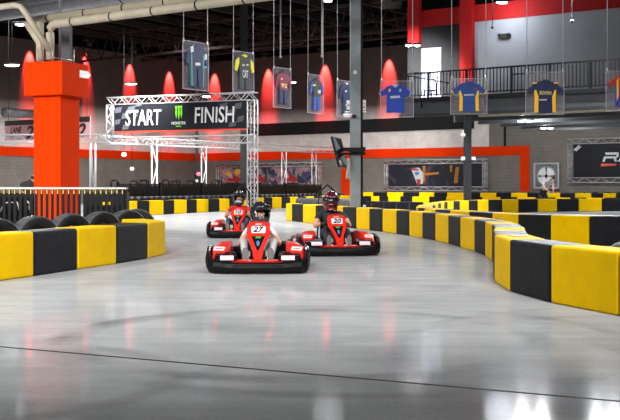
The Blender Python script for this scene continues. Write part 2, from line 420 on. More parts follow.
# island row
Epx=[(640,19.9),(589,20.2),(550,20.9),(517.5,21.8),(491.8,22.8),(468.6,24.0),(449.6,25.2),(434.7,26.2),(424,27.2),(418,28.3),(416,29.6),(416.5,30.8),(419,32),(422,33.3),(425.5,35),(429,36.6),(432.6,37.9),(436.4,39.2),(442.9,40.4),(449.6,41.4),(459,42.4),(468.4,43.4),(479.6,44.3),(494,45.3),(511,46.2),(531.4,47),(551.4,47.5),(573.6,48),(597.5,48.3),(616.4,48.5),(637,48.7)]
Ep=[((x-CX)/F*d,d) for x,d in Epx][::-1]
n=len(Ep)-1
cols=[]
for i in range(n):
    cols.append('x')
# colour by the visible order from the near right end
ecol=['B','Y','B','Y','B','Y','B','Y','B','Y','B','Y','B','Y','B','Y','B','Y','B','Y','B','Y','B','Y','B','Y','B','Y','B','Y']
near=Ep[::-1]
rowE=drain(barrier_row(near,''.join(ecol),-1,BH,TH,'looping barrier wall','blocks of the looping barrier wall',from_word='near right'))
# far left row
Bpx=[126,137.5,149.6,163.8,174.4,187,197,208.7,219.6,229.5,239.5,248,256.8,264.2,272.5,281.7,290.4,298,306.6,314,322.5,331,340,350,358]
def dB(x): return 1/(.0251+(x-126)*(.0155-.0251)/(350-126))
Bp=[((x-CX)/F*dB(x),dB(x)) for x in Bpx]
rowB=drain(barrier_row(Bp,'YB',1,BH,TH,'far left barrier wall','blocks of the far barrier wall'))
# far right row of two tiers
def dG(x): return R_hit(x)[1]-5.2
lo=[355,371,379,388,400,412,429,446,464,482,500,517,535,555,570,586,604,621,637]
hi=[363,373,387,403,419,434,447,464,480,496,511,527,544,560,575,591,603,616,632]
rowG=drain(barrier_row([((x-CX)/F*dG(x),dG(x)) for x in lo],'BY',1,.53,.5,"far right wall's bottom tier",'bottom blocks of the far right barrier wall'))
rowH=drain(barrier_row([((x-CX)/F*(dG(x)+.1),dG(x)+.1) for x in hi],'YB',1,.24,.36,"far right wall's upper tier",'upper blocks of the far right barrier wall',z0=.53,bev=.02,name='upper_barrier_block'))
# recessed pocket on the nearest bend block
mb=MB(); mb.box((0,0,0),(.16,.30,.012),new_mat('amber_pocket',(.62,.22,.005),.5),bevel=.004)
for i,c,o in rowC:
    if i==20:
        p=mb.build('moulded_pocket',o,loc=(.0,.12,BH+.004),rz=.05); p['label']='amber pocket moulded in the top'
# low black padded wall behind the winding row
mb=MB(); w0=at(365.5,39); w1=at(416,37); dv=w1-w0
mb.box((dv.length/2,.2,.3),(dv.length,.4,.58),M['black'],bevel=.04,seg=2)
for k in range(4): mb.box((dv.length*(k+.5)/4,-.005,.3),(.03,.01,.5),M['rubber'])
tag(mb.build('padded_wall',loc=w0,rz=math.atan2(dv.y,dv.x)),'long plain black padded wall between the winding and far barriers','barrier')

# ------------------------------------------------------------------ tyres
def tyre_mesh(R=.363, W=.28, hole=.19):
    mb=MB()
    prof=[(hole,-W*.42),(hole+.02,-W*.48),(R*.78,-W*.5),(R*.93,-W*.46),(R*.985,-W*.36),(R,-W*.2),(R,W*.2),(R*.985,W*.36),(R*.93,W*.46),(R*.78,W*.5),(hole+.02,W*.48),(hole,W*.42)]
    mb.lathe(prof,M['rubber'],Matrix.Rotation(PI/2,4,'Y')@Matrix(),seg=36,closed=True)
    i=mb.mi(M['rubber_side'])
    for f in mb.bm.faces:
        c=f.calc_center_median()
        if math.hypot(c.y,c.z)<R*.9: f.material_index=i
    return mb
proto=tyre_mesh().build('tyre'); used=[0]
def place_tyre(loc, rz, label, group, rx=0, ry=0, s=1.0):
    if used[0]: o=proto.copy(); o.name='tyre'; COL.objects.link(o)
    else: o=proto; used[0]=1
    o.location=loc; o.rotation_euler=(rx,ry,rz); o.scale=(s,s,s)
    tag(o,label,'tyre',group); return o
# big slicks behind the left wall; axis swings away to the left
TA=[(-5,14.0),(35,15.0),(70,16.3),(101,17.6)]
for k,(px,d) in enumerate(TA):
    p=at(px,d,.363)
    place_tyre(p, math.radians(133), ['black slick tyre behind the near left barrier, cut by the photo\'s left edge',
      'black slick tyre standing behind the near left barrier, second from the photo\'s left edge',
      'black slick tyre standing behind the near left barrier, in front of the orange column\'s foot',
      'black slick tyre standing behind the near left barrier, next to last before its corner'][k],'slick tyres behind the near left barrier')
place_tyre(at(127,18.75,.363), math.radians(128),'black slick tyre leaning at the corner of the near left barrier','slick tyres behind the near left barrier')
place_tyre(at(137,19.6,.363), math.radians(100),'black slick tyre at the near left barrier corner, farthest of its line','slick tyres behind the near left barrier')
# ribbed pack of tyres
for k in range(10):
    px=300+k*5.5; d=38.0-k*.35
    place_tyre(at(px,d,.363),math.radians(-4),'black tyre in the tight pack standing behind the start of the winding barrier','tyres packed behind the winding barrier',s=1)
# tyres behind the far left row
nt=0
for i in range(0,len(Bp)-1):
    a=Vector((*Bp[i],0)); b=Vector((*Bp[i+1],0)); nn=Vector((-(b-a).y,(b-a).x,0)).normalized()
    for tt in (.2,.7):
        q=a.lerp(b,tt)+nn*.92
        if Bpx[i]<118: continue
        place_tyre((q.x,q.y,.363),math.atan2((b-a).y,(b-a).x)+math.radians(90+random.uniform(-18,18)),'black tyre standing in the row right behind the far barrier wall','tyres behind the far barrier wall')
# tyres standing behind the far right wall, upper ones on lower ones
x=470
while x<628:
    d=dG(x)+1.25
    p=at(x,d,.14); 
    for lev in range(3):
        place_tyre((p.x+random.uniform(-.03,.03),p.y,.14+lev*.281),0,'black tyre in a lying stack behind the far right barrier wall','stacked tyres behind the far right barrier wall',ry=PI/2)
    x+=13.5
place_tyre(at(628,10.8,.29),math.radians(110),'black tyre standing behind the nearest right barrier at the photo edge','tyres behind the nearest right barrier',s=.8)

# ------------------------------------------------------------------ people
def seg_dist(p,a,b):
    ab=b-a; t=max(0,min(1,(p-a).dot(ab)/max(ab.length_squared,1e-9))); return (p-(a+ab*t)).length
def skin_chain(nodes, edges, root):
    names=list(nodes); idx={n:i for i,n in enumerate(names)}
    me=bpy.data.meshes.new('sk'); me.from_pydata([nodes[n][0] for n in names],[(idx[a],idx[b]) for a,b,_ in edges],[])
    o=bpy.data.objects.new('sk',me); COL.objects.link(o)
    md=o.modifiers.new('s','SKIN'); md.use_smooth_shade=True
    me.skin_vertices[0]
    for n in names:
        r=nodes[n][1]; r=(r,r) if isinstance(r,(int,float)) else r
        sv=me.skin_vertices[0].data[idx[n]]; sv.radius=r; sv.use_root=(n==root)
    s2=o.modifiers.new('d','SUBSURF'); s2.levels=2; s2.render_levels=2
    dg=bpy.context.evaluated_depsgraph_get(); dg.update()
    out=bpy.data.meshes.new_from_object(o.evaluated_get(dg),depsgraph=dg)
    bpy.data.objects.remove(o); bpy.data.meshes.remove(me)
    return out
def make_body(name, nodes, edges, root, extra=[], parent=None, hands=()):
    """edges: (a,b,material) ; hands: (wrist, palm centre, finger direction, thumb direction, curl direction, material)"""
    me=skin_chain(nodes,edges,root)
    mb=MB(); bm=bmesh.new(); bm.from_mesh(me); bpy.data.meshes.remove(me)
    segs=[(Vector(nodes[a][0]),Vector(nodes[b][0]),m,nodes[a][1],nodes[b][1]) for a,b,m in edges]
    for f in bm.faces:
        c=f.calc_center_median()
        best=min(segs,key=lambda s_: seg_dist(c,s_[0],s_[1])-.5*((s_[3] if isinstance(s_[3],(int,float)) else max(s_[3]))+(s_[4] if isinstance(s_[4],(int,float)) else max(s_[4])))*.9)
        f.material_index=mb.mi(best[2]); f.smooth=True
    mats=mb.mats; mb.bm.free(); mb.bm=bm
    for (pc,fd,td,cd,m) in hands:
        pc=Vector(pc); fd=Vector(fd).normalized(); td=Vector(td).normalized(); cd=Vector(cd).normalized()
        nd={'p':(pc-fd*.02,.028),'q':(pc+fd*.03,.026)}
        h=skin_chain(nd,[('p','q',m)],'p'); t=bmesh.new(); t.from_mesh(h); bpy.data.meshes.remove(h); mb.merge(t,m,True)
        for k,L_ in enumerate((.075,.085,.08,.062)):
            b0=pc+fd*.03+td*(.030-.020*k)
            p1=b0+fd*L_*.42; p2=p1+(fd*.5+cd).normalized()*L_*.35; p3=p2+(cd-fd*.5).normalized()*L_*.3
            mb.tube([b0-fd*.02,b0,p1,p2,p3],.0088,m,seg=6)
        b0=pc-fd*.01+td*.03; mb.tube([b0-td*.01,b0+td*.02+fd*.02,b0+td*.03+fd*.045+cd*.02],.0105,m,seg=6)
    return mb.build(name,parent)
def face(parent, c, s, yaw=0, skinm=None, mask=False):
    """nose, eyes and mouth on a head centred at c looking along -y"""
    c=Vector(c); R=Matrix.Rotation(yaw,4,'Z')
    T=Matrix.Translation(c)@R@Matrix.Diagonal((s,s,s,1))
    for sx in (-1,1):
        mb=MB(); q=T@Vector((sx*.032,-.088,.005)); mb.ball(q,(.013*s,.009*s,.008*s),M['eye'],seg=8)
        q=T@Vector((sx*.032,-.096,.005)); mb.ball(q,(.006*s,.005*s,.006*s),M['pupil'],seg=8); mb.build('eye',parent)
        mb=MB(); a=T@Vector((sx*.018,-.096,.026)); b=T@Vector((sx*.048,-.088,.028)); mb.cyl(a,b,.004*s,M['hair'],seg=6); mb.build('eyebrow',parent)
    mb=MB(); mb.ball(T@Vector((0,-.1,-.02)),(.013*s,.018*s,.024*s),skinm,seg=10); mb.build('nose',parent)
    if not mask:
        mb=MB(); mb.ball(T@Vector((0,-.09,-.055)),(.024*s,.008*s,.007*s),M['lips'],seg=10); mb.build('mouth',parent)
def helmet(parent, c, s, yaw, shell, accent, stripe=None, closed=False):
    mb=MB(); c=Vector(c)
    R=Matrix.Rotation(yaw,4,'Z'); T=Matrix.Translation(c)@R@Matrix.Diagonal((s,s,s,1))
    tmp=bmesh.new(); bmesh.ops.create_uvsphere(tmp,u_segments=32,v_segments=22,radius=1)
    dele=[]
    for v in tmp.verts:
        x,y,z=v.co
        zz=z*.145
        if z<-.3: # straighten the neck opening
            k=(-.3-z)/.7; rr=math.hypot(x,y)
            tgt=.86+.0*k
            if rr>1e-4: f=(1-k)+k*(tgt/max(rr,.25)); x*=f; y*=f
            zz=-.3*.145-(k**.8)*.10
        yy=y*.145
        if y<-.2 and z<0.05: yy-=(.035*min(1,(.05-z)*1.6))     # chin bar
        v.co=(x*.125,yy,zz)
    for f in tmp.faces:
        q=f.calc_center_median()
        if q.z<-.138: dele.append(f)
        elif q.y<-.055 and abs(q.x)<.092 and -.05<q.z<.045: dele.append(f)
    bmesh.ops.delete(tmp,geom=dele,context='FACES')
    bmesh.ops.solidify(tmp,geom=tmp.faces[:],thickness=.012)
    for v in tmp.verts: v.co=T@v.co
    mb.merge(tmp,shell,True)
    h=mb.build('helmet',parent)
    # visor, raised above the face
    mb=MB(); secs=[]
    for k in range(13):
        a=PI*(1.13+.74*k/12); x=.131*math.cos(a); y=.152*math.sin(a)
        z0_,z1_=(-.052,.052) if closed else (.045,.10)
        secs.append([T@Vector((x,y,z0_)),T@Vector((x*.97,y*.95,z1_)),T@Vector((x*.93,y*.9,z1_)),T@Vector((x*.96,y*.95,z0_))])
    mb.loft(secs,M['visor'],smooth=True); mb.build('visor',h)
    mb=MB()
    for sx in (-1,1):
        mb.cyl(T@Vector((sx*.118,-.02,.03)),T@Vector((sx*.134,-.02,.03)),.022*s,M['padding'],seg=14)
    mb.build('visor_pivot',h)
    mb=MB()
    mb.loft([[T@Vector((x,-.177-.0*abs(x)+abs(x)*.35,-.075+dz)) for dz in (-.014,.014)]+[T@Vector((x,-.165+abs(x)*.35,-.075+dz)) for dz in (.014,-.014)] for x in (-.06,-.03,0,.03,.06)],accent)
    mb.build('chin_vent',h)
    if stripe:
        mb=MB()
        for sx in (-.5,.5):
            secs=[]
            for k in range(9):
                a=.35+k*.13; y=-.149*math.cos(a); z=.149*math.sin(a)
                w=.016*(1-k*.07)
                xx=sx*.07
                f=math.sqrt(max(.05,1-(xx/.125)**2))
                secs.append([T@Vector((xx-w,y*f,z*f)),T@Vector((xx+w,y*f,z*f)),T@Vector((xx+w,y*f*.96,z*f*.96)),T@Vector((xx-w,y*f*.96,z*f*.96))])
            mb.loft(secs,stripe)
        mb.build('shell_graphic',h)
    return h

# ------------------------------------------------------------------ go-kart (front towards local -y)
def letter_plate(num, T, w=.20, h=.115):
    pass
def make_kart(num, label, loc, rz, hoop=True):
    k=empty('go_kart',loc,rz,label,'go-kart','racing go-karts'); k.scale=(.93,1,1)
    R_,K_=M['red'],M['kblack']
    # chassis
    mb=MB(); mb.box((0,.05,.055),(.62,1.45,.02),K_)
    for sx in (-1,1):
        mb.tube([(sx*.22,-.78,.07),(sx*.30,-.4,.07),(sx*.33,.2,.07),(sx*.30,.72,.08)],.016,K_)
        mb.tube([(sx*.30,-.25,.07),(sx*.52,-.22,.09),(sx*.60,.0,.1),(sx*.56,.32,.09),(sx*.33,.36,.07)],.014,K_)
    for y in (-.55,.0,.55): mb.cyl((-.31,y,.065),(.31,y,.065),.015,K_)
    mb.cyl((-.6,.55,.14),(.6,.55,.14),.018,M['steel'])
    mb.build('chassis',k)
    # wrap round front bumper with upturned corners
    mb=MB(); secs=[]
    hp_=[(-.70,-.30,.05,.36),(-.715,-.52,.045,.35),(-.715,-.68,.03,.315),(-.685,-.80,.02,.24),(-.61,-.87,.017,.17),(-.45,-.915,.015,.152),(-.22,-.945,.012,.148)]
    prof=hp_+[(0,-.955,.012,.148)]+[(-x,y,a_,b_) for x,y,a_,b_ in hp_[::-1]]
    for i,(x,y,z0,z1) in enumerate(prof):
        a=prof[max(0,i-1)]; b=prof[min(len(prof)-1,i+1)]
        t=Vector((b[0]-a[0],b[1]-a[1],0)).normalized(); n=Vector((t.y,-t.x,0))  # outwards
        sec=[]
        for (o_,z) in ((.0,z0),(.028,z0+(z1-z0)*.25),(.034,z0+(z1-z0)*.55),(.012,z1-.015),(-.015,z1),(-.035,z1-.02),(-.035,z0)):
            q=Vector((x,y,0))+n*o_; sec.append((q.x,q.y,z))
        secs.append(sec)
    mb.loft(secs,K_,smooth=False)
    fb=mb.build('front_bumper',k)
    mb=MB()
    mb.loft([[(x,-.972+abs(x)*.03,.10),(x,-.984+abs(x)*.03,.115),(x,-.972+abs(x)*.03,.13)] for x in (-.34,-.17,0,.17,.34)],M['charcoal']); mb.build('bumper_rib',fb)
    # red lower nose lip
    mb=MB(); mb.loft([[(x,-.90+abs(x)*.12,.145),(x,-.915+abs(x)*.12,.165),(x,-.80+abs(x)*.1,.185),(x,-.78+abs(x)*.1,.15)] for x in (-.36,-.2,0,.2,.36)],R_); mb.build('nose_lip',k)
    # side pods
    for sx in (-1,1):
        mb=MB(); secs=[]
        for (y,x0,x1,z0,z1a,z1b) in ((-.66,.48,.655,.16,.27,.24),(-.52,.40,.67,.10,.385,.33),(-.2,.40,.69,.06,.40,.31),(.15,.40,.70,.05,.36,.28),(.36,.42,.69,.06,.32,.26)):
            s_=[(x0,z0),(x0,z1a),((x0+x1)/2,z1a-.01),(x1-.02,z1b),(x1,z1b-.05),(x1-.01,z0)]
            if sx<0: s_=[(x,z) for x,z in s_[::-1]]
            secs.append([(sx*x,y,z) for x,z in s_])
        mb.loft(secs,R_); sp=mb.build('side_pod',k)
        mb=MB()
        Tm=Matrix.Translation((sx*.555,-.595,.312))@Euler((math.radians(-50),0,sx*.05)).to_matrix().to_4x4()
        mb.prism([(-.085,-.03),(.065,-.038),(.085,.025),(-.065,.038)],-.008,.004,M['white'],Tm)
        mb.prism([(-.05,-.008),(.045,-.014),(.05,.004),(-.045,.010)],-.0095,-.007,M['red'],Tm)
        mb.build('pod_sticker',sp)
        mb=MB(); mb.prism([(-.2,-.05),(.2,-.04),(.18,.05),(-.18,.04)],-.004,.004,M['white'],Matrix.Translation((sx*.706,.0,.2))@Matrix.Rotation(PI/2*sx,4,'Z'))
        mb.build('pod_side_sticker',sp)
        # wheel fairing with pale sticker
        mb=MB()
        mb.loft([[(sx*x,y,z) for x,z in (s_ if sx>0 else s_[::-1])] for y,s_ in (
            (-.865,[(.30,.10),(.30,.175),(.58,.175),(.61,.10)]),(-.80,[(.29,.10),(.29,.235),(.60,.235),(.63,.10)]),(-.60,[(.30,.10),(.31,.27),(.60,.27),(.63,.10)]),(-.40,[(.34,.2),(.35,.27),(.56,.27),(.58,.2)]))],K_)
        fr=mb.build('wheel_fairing',k)
        mb=MB(); Tm=Matrix.Translation((sx*.43,-.842,.205))@Euler((math.radians(-42),0,0)).to_matrix().to_4x4()
        mb.prism([(-.095,-.036),(.095,-.036),(.095,.036),(-.095,.036)],-.008,.004,M['pink'],Tm); mb.prism([(-.08,.008),(.08,.008),(.08,.026),(-.08,.026)],-.0095,.0,M['white'],Tm)
        mb.build('fairing_sticker',fr)
        # wheels
        for (x,y,r,w,hub) in ((.50,-.52,.13,.13,'f'),(.60,.55,.14,.20,'r')):
            mb=MB(); Mx=Matrix.Translation((sx*x,y,r))@Matrix.Rotation(PI/2,4,'Y')
            mb.lathe([(.07,-w*.42),(.085,-w/2),(r*.9,-w*.5),(r,-w*.35),(r,w*.35),(r*.9,w*.5),(.085,w/2),(.07,w*.42)],M['rubber'],Mx,seg=24,closed=True)
            wh=mb.build('wheel',k)
            mb=MB(); mb.lathe([(.02,-w*.3),(.07,-w*.34),(.075,-w*.42),(.075,w*.42),(.07,w*.34),(.02,w*.3)],M['steel'],Mx,seg=16); mb.build('rim',wh)
    # front panel (number fairing)
    bot=Vector((0,-.80,.17)); top=Vector((0,-.33,.655)); ax=(top-bot); Lh=ax.length; az=ax.normalized(); ax_=Vector((1,0,0)); ay=az.cross(ax_).normalized()
    Tp=Matrix((( ax_.x,ay.x,az.x,bot.x),(ax_.y,ay.y,az.y,bot.y),(ax_.z,ay.z,az.z,bot.z),(0,0,0,1)))
    L=Lh
    def px_(p): return p
    mb=MB(); outer=[(-.045,0),(.045,0),(.065,.08*L),(.085,.30*L),(.15,.56*L),(.172,.70*L),(.165,.90*L),(.135,.985*L),(.06,L),(-.06,L),(-.135,.985*L),(-.165,.90*L),(-.172,.70*L),(-.15,.56*L),(-.085,.30*L),(-.065,.08*L)]
    # upper shield, two arms and the foot so that the opening between stays open
    up=[(-.15,.56*L),(.15,.56*L),(.172,.70*L),(.165,.90*L),(.135,.985*L),(.06,L),(-.06,L),(-.135,.985*L),(-.165,.90*L),(-.172,.70*L)]
    mb.prism(up,-.02,.015,R_,Tp,bevel=.006)
    for sx in (-1,1):
        arm=[(sx*.15,.57*L),(sx*.085,.57*L),(sx*.030,.30*L),(sx*.02,.22*L),(sx*.075,.22*L),(sx*.085,.30*L)]
        mb.prism(arm if sx>0 else arm[::-1],-.02,.015,R_,Tp,bevel=.004)
    mb.prism([(-.045,0),(.045,0),(.065,.08*L),(.077,.24*L),(-.077,.24*L),(-.065,.08*L)],-.022,.015,R_,Tp,bevel=.005)
    fp=mb.build('front_panel',k)
    mb=MB(); pl=[(-.10,.70*L),(-.085,.685*L),(.085,.685*L),(.10,.70*L),(.105,.84*L),(.09,.865*L),(-.09,.865*L),(-.105,.84*L)]
    mb.prism(pl,-.027,-.018,M['white'],Tp)
    mb.text(num,.155,.10,M['ink'],Tp@Matrix.Translation((0,-.03,.775*L)),shear=.25,thick=.006,bold=.03)
    mb.build('number_plate',fp)
    mb=MB(); mb.prism([(-.05,.91*L),(.045,.91*L),(.05,.935*L),(-.045,.935*L)],-.0235,-.018,M['pink'],Tp); mb.build('panel_stripe',fp)
    mb=MB(); mb.prism([(-.098,.60*L),(.098,.60*L),(.012,.23*L),(-.012,.23*L)],-.024,-.018,K_,Tp)
    mb.prism([(-.04,.545*L),(.04,.545*L),(.035,.58*L),(-.035,.58*L)],-.028,-.02,M['green'],Tp)
    mb.prism([(-.012,.34*L),(.012,.34*L),(.024,.42*L),(.014,.48*L),(-.014,.48*L),(-.024,.42*L)],-.030,-.02,M['blue'],Tp,bevel=.003)
    mb.build('panel_insert',fp)
    # steering wheel and column, behind the panel
    mb=MB(); c=Vector((0,-.19,.50)); pts=[]
    ux=Vector((1,0,0)); uz=Vector((0,.55,.83)).normalized()
    for i in range(21):
        a=2*PI*i/20; pts.append(c+(ux*math.cos(a)+uz*math.sin(a)*.9)*.15)
    mb.tube(pts,.014,K_); mb.cyl(c-ux*.14,c+ux*.14,.012,K_); mb.cyl(c,c-uz*.13,.012,K_)
    sw=mb.build('steering_wheel',k)
    mb=MB(); mb.cyl(c,(0,-.55,.14),.012,M['steel']); mb.build('steering_column',k)
    # pedals
    for sx in (-1,1):
        mb=MB(); mb.cyl((sx*.14,-.70,.10),(sx*.14,-.66,.27),.01,M['steel']); mb.box((sx*.14,-.66,.25),(.06,.012,.07),M['steel']); mb.build('pedal',k)
        mb=MB(); mb.cyl((sx*.2,-.52,.11),(sx*.46,-.52,.13),.010,M['steel']); mb.tube([(sx*.17,-.3,.12),(sx*.33,-.42,.2),(sx*.42,-.5,.16)],.009,K_); mb.build('tie_rod',k)
    # seat
    mb=MB(); secs=[]
    for (y,z,w,hh) in ((-.08,.10,.17,.05),(.05,.09,.18,.08),(.2,.11,.185,.14),(.31,.22,.185,.12),(.38,.38,.18,.10),(.43,.55,.16,.07),(.45,.64,.12,.03)):
        back=y>.28
        if not back: s_=[(-w,y,z+hh),(-w*.8,y,z+.015),(0,y,z),(w*.8,y,z+.015),(w,y,z+hh),(w+.015,y,z+hh),(w*.85,y+.01,z-.005),(0,y+.01,z-.02),(-w*.85,y+.01,z-.005),(-w-.015,y,z+hh)]
        else: s_=[(-w,y-hh,z),(-w*.8,y-.015,z),(0,y,z),(w*.8,y-.015,z),(w,y-hh,z),(w+.015,y-hh,z),(w*.85,y+.005,z-.01),(0,y+.02,z-.01),(-w*.85,y+.005,z-.01),(-w-.015,y-hh,z)]
        secs.append(s_)
    mb.loft(secs,K_,smooth=True); mb.build('seat',k)
    # engine cover and rear bumper
    mb=MB(); mb.box((.33,.60,.22),(.28,.34,.26),K_,bevel=.03,seg=2); mb.build('engine_cover',k)
    mb=MB(); mb.box((-.33,.6,.18),(.24,.3,.2),K_,bevel=.03); mb.build('battery_box',k)
    mb=MB(); mb.tube([(-.68,.35,.16),(-.70,.75,.16),(-.6,.92,.16),(0,.97,.16),(.6,.92,.16),(.70,.75,.16),(.68,.35,.16)],.055,K_,seg=8); mb.build('rear_bumper',k)
    if hoop:
        mb=MB()
        mb.tube([(-.20,.64,.08),(-.17,.60,.5),(-.165,.58,1.0),(-.10,.57,1.09),(0,.57,1.175),(.10,.57,1.09),(.165,.58,1.0),(.17,.60,.5),(.20,.64,.08)],.016,K_)
        mb.cyl((-.17,.60,.55),(.17,.60,.55),.012,K_); hp=mb.build('roll_hoop',k)
        mb=MB(); mb.box((0,.565,.92),(.15,.06,.2),K_,bevel=.02,seg=2); mb.build('head_rest',hp)
    return k

def make_driver(label, kart_loc, rz, s, sh, shirt, sleeve_skin, trousers, shoe, shell, accent, stripe, headyaw, skinm, glove=False, headz=None, closed=False):
    """seated, arms on the wheel, legs out to the pedals; s scales the upper body"""
    p=empty('person',kart_loc,rz,label,'person','kart drivers')
    hz=.80*s if headz is None else headz
    nz=hz-.14
    szs=nz-.07
    hm=M['glove'] if glove else skinm
    sk=hm if False else skinm
    N={'pel':((0,.14,.20),(.15,.12)),'wst':((0,.20,.34),(.125,.105)),'chs':((0,.24,.20+(szs-.2)*.78),(.15,.11)),'nkb':((0,.24,szs+.035),(.06,.06)),'nk':((0,.22,nz),(.05,.05)),
       'hd':((0,.20,hz-.03),(.078,.085)),'top':((0,.20,hz+.05),(.07,.08))}
    E=[('pel','wst',trousers),('wst','chs',shirt),('chs','nkb',shirt),('nkb','nk',skinm),('nk','hd',skinm),('hd','top',skinm)]
    for sx,t in ((-1,'l'),(1,'r')):
        N['sh'+t]=((sx*.165*sh,.23,szs),(.062,.062)); N['el'+t]=((sx*.285*max(sh,.95),.02,szs-.22),(.046,.046)); N['fa'+t]=((sx*.235,-.10,szs-.165),(.036,.036)); N['wr'+t]=((sx*.165,-.175,.505),(.026,.026))
        N['hu'+t]=((sx*.235*sh,.135,szs-.10),(.06,.06))
        E+=[('chs','sh'+t,shirt),('sh'+t,'hu'+t,shirt),('hu'+t,'el'+t,skinm if sleeve_skin else shirt),('el'+t,'fa'+t,skinm if sleeve_skin else shirt),('fa'+t,'wr'+t,hm)]
        N['hip'+t]=((sx*.10,.08,.20),(.085,.085)); N['kn'+t]=((sx*.205,-.26,.40),(.062,.062)); N['th'+t]=((sx*.165,-.08,.315),(.075,.075)); N['cf'+t]=((sx*.19,-.42,.30),(.052,.052)); N['an'+t]=((sx*.165,-.575,.17),(.037,.037))
        N['ft'+t]=((sx*.165,-.625,.20),(.038,.038)); N['toe'+t]=((sx*.168,-.655,.285),(.032,.028))
        E+=[('pel','hip'+t,trousers),('hip'+t,'th'+t,trousers),('th'+t,'kn'+t,trousers),('kn'+t,'cf'+t,trousers),('cf'+t,'an'+t,trousers),('an'+t,'ft'+t,shoe),('ft'+t,'toe'+t,shoe)]
    hands=[((sx*.155,-.195,.52),(-sx*.15,-.6,.35),(-sx*.3,.4,.8),(-sx*.6,.1,-.5),hm) for sx in (-1,1)]
    make_body('body',N,E,'pel',parent=p,hands=hands)
    face(p,(0,.20,hz),1.0,headyaw,skinm)
    helmet(p,(0,.20,hz+.01),1.13,headyaw,shell,accent,stripe,closed)
    # shoe soles
    for sx in (-1,1):
        mb=MB(); mb.prism([(-.035,-.10),(.035,-.10),(.042,.05),(.02,.10),(-.02,.10),(-.042,.05)],-.012,.006,M['sole'],Matrix.Translation((sx*.168,-.688,.235))@Matrix.Rotation(math.radians(-10),4,'X'),bevel=.004)
        mb.build('shoe_sole',p)
    # safety harness collar
    return p
K27=at(257.5,15.0); K20=at(341,18.5); K3=at(235.5,24.2)
# place by the bumper line
def kart_spot(px,d,rz):
    q=at(px,d); return Vector((q.x-(.95*math.sin(rz)), q.y+.95*math.cos(rz),0))
r27,r20,r3=math.radians(1),math.radians(8),math.radians(-2)
k27=kart_spot(257.2,13.65,r27); k20=kart_spot(342,17.1,r20); k3=kart_spot(236,23.0,r3)
make_kart('27','red and black racing go-kart numbered 27 on bare concrete, nearest of the three',k27,r27,hoop=False)
make_kart('20','red and black racing go-kart numbered 20 beside the long winding barrier',k20,r20)
make_kart('10','red and black racing go-kart behind the other two, partly hidden by kart 27',k3,r3)
make_driver('small person in a black helmet and white short-sleeved shirt driving kart 27',k27,r27,1,.86,M['tee_w'],True,M['pale'],M['shoe_b'],M['helmet'],M['padding'],None,math.radians(22),M['skin'],headz=.76)
make_driver('person in a magenta and black helmet and black clothes driving kart 20',k20,r20,1,1.05,M['tee_b'],True,M['jeansb'],M['shoe'],M['helmet_red'],M['kblack'],M['helmet'],math.radians(0),M['skin'],glove=True,headz=.885,closed=True)
make_driver('person in a black and silver helmet and red shirt driving the rear kart',k3+Vector((-.05,0,0)),r3,1,1.0,M['tee_r'],True,M['jeans'],M['shoe'],M['helmet'],M['helmet_wh'],M['helmet_wh'],math.radians(0),M['skin2'],headz=.87,closed=False)

# marshal leaning over the far barrier
def marshal():
    d=49.9; base=at(547,d)
    p=empty('person',base,math.radians(-20),'person in a pale grey t-shirt and black trousers bending over the far right barrier','person')
    S=M['skin']; G=M['tee_g']; T_=M['jeansb']
    N={'pel':((-.22,.25,.78),(.15,.13)),'wst':((-.12,.12,.98),(.135,.12)),'chs':((.02,-.02,1.20),(.17,.13)),'nkb':((.12,-.10,1.32),(.07,.07)),'nk':((.17,-.15,1.36),(.052,.052)),'hd':((.24,-.22,1.38),(.085,.085)),'top':((.28,-.24,1.43),(.075,.075))}
    E=[('pel','wst',T_),('wst','chs',G),('chs','nkb',G),('nkb','nk',S),('nk','hd',S),('hd','top',S)]
    for sx,t in ((-1,'l'),(1,'r')):
        N['sh'+t]=((.05+sx*.17,-.04,1.24),(.068,.068)); N['up'+t]=((.08+sx*.2,-.16,1.12),(.062,.062)); N['el'+t]=((.10+sx*.2,-.24,1.0),(.048,.048)); N['wr'+t]=((.22+sx*.1,-.42,.86),(.03,.03))
        E+=[('chs','sh'+t,G),('sh'+t,'up'+t,G),('up'+t,'el'+t,S),('el'+t,'wr'+t,S)]
        N['hip'+t]=((-.22+sx*.11,.24,.72),(.095,.095)); N['kn'+t]=((-.14+sx*.14,.10,.44),(.068,.068)); N['an'+t]=((-.2+sx*.14,.34,.09),(.045,.045)); N['toe'+t]=((-.2+sx*.15,.16,.05),(.04,.035))
        E+=[('pel','hip'+t,T_),('hip'+t,'kn'+t,T_),('kn'+t,'an'+t,T_),('an'+t,'toe'+t,M['shoe_b'])]
    hands=[((.22+sx*.1,-.46,.83),(.1,-.5,-.5),(-sx*1.0,0,.2),(0,.2,-1),S) for sx in (-1,1)]
    make_body('body',N,E,'pel',parent=p,hands=hands)
    face(p,(.26,-.22,1.385),.95,math.radians(25),S)
    mb=MB(); mb.ball((.26,-.19,1.43),(.095,.105,.085),M['hair'],rot=(.3,0,.4)); mb.build('hair',p)
    mb=MB(); mb.ball((.17,-.2,1.38),(.012,.02,.03),S,seg=8); mb.ball((.34,-.17,1.38),(.012,.02,.03),S,seg=8); mb.build('ears',p)
marshal(); bpy.data.objects['person.003'].scale=(1.12,1.12,1.08)
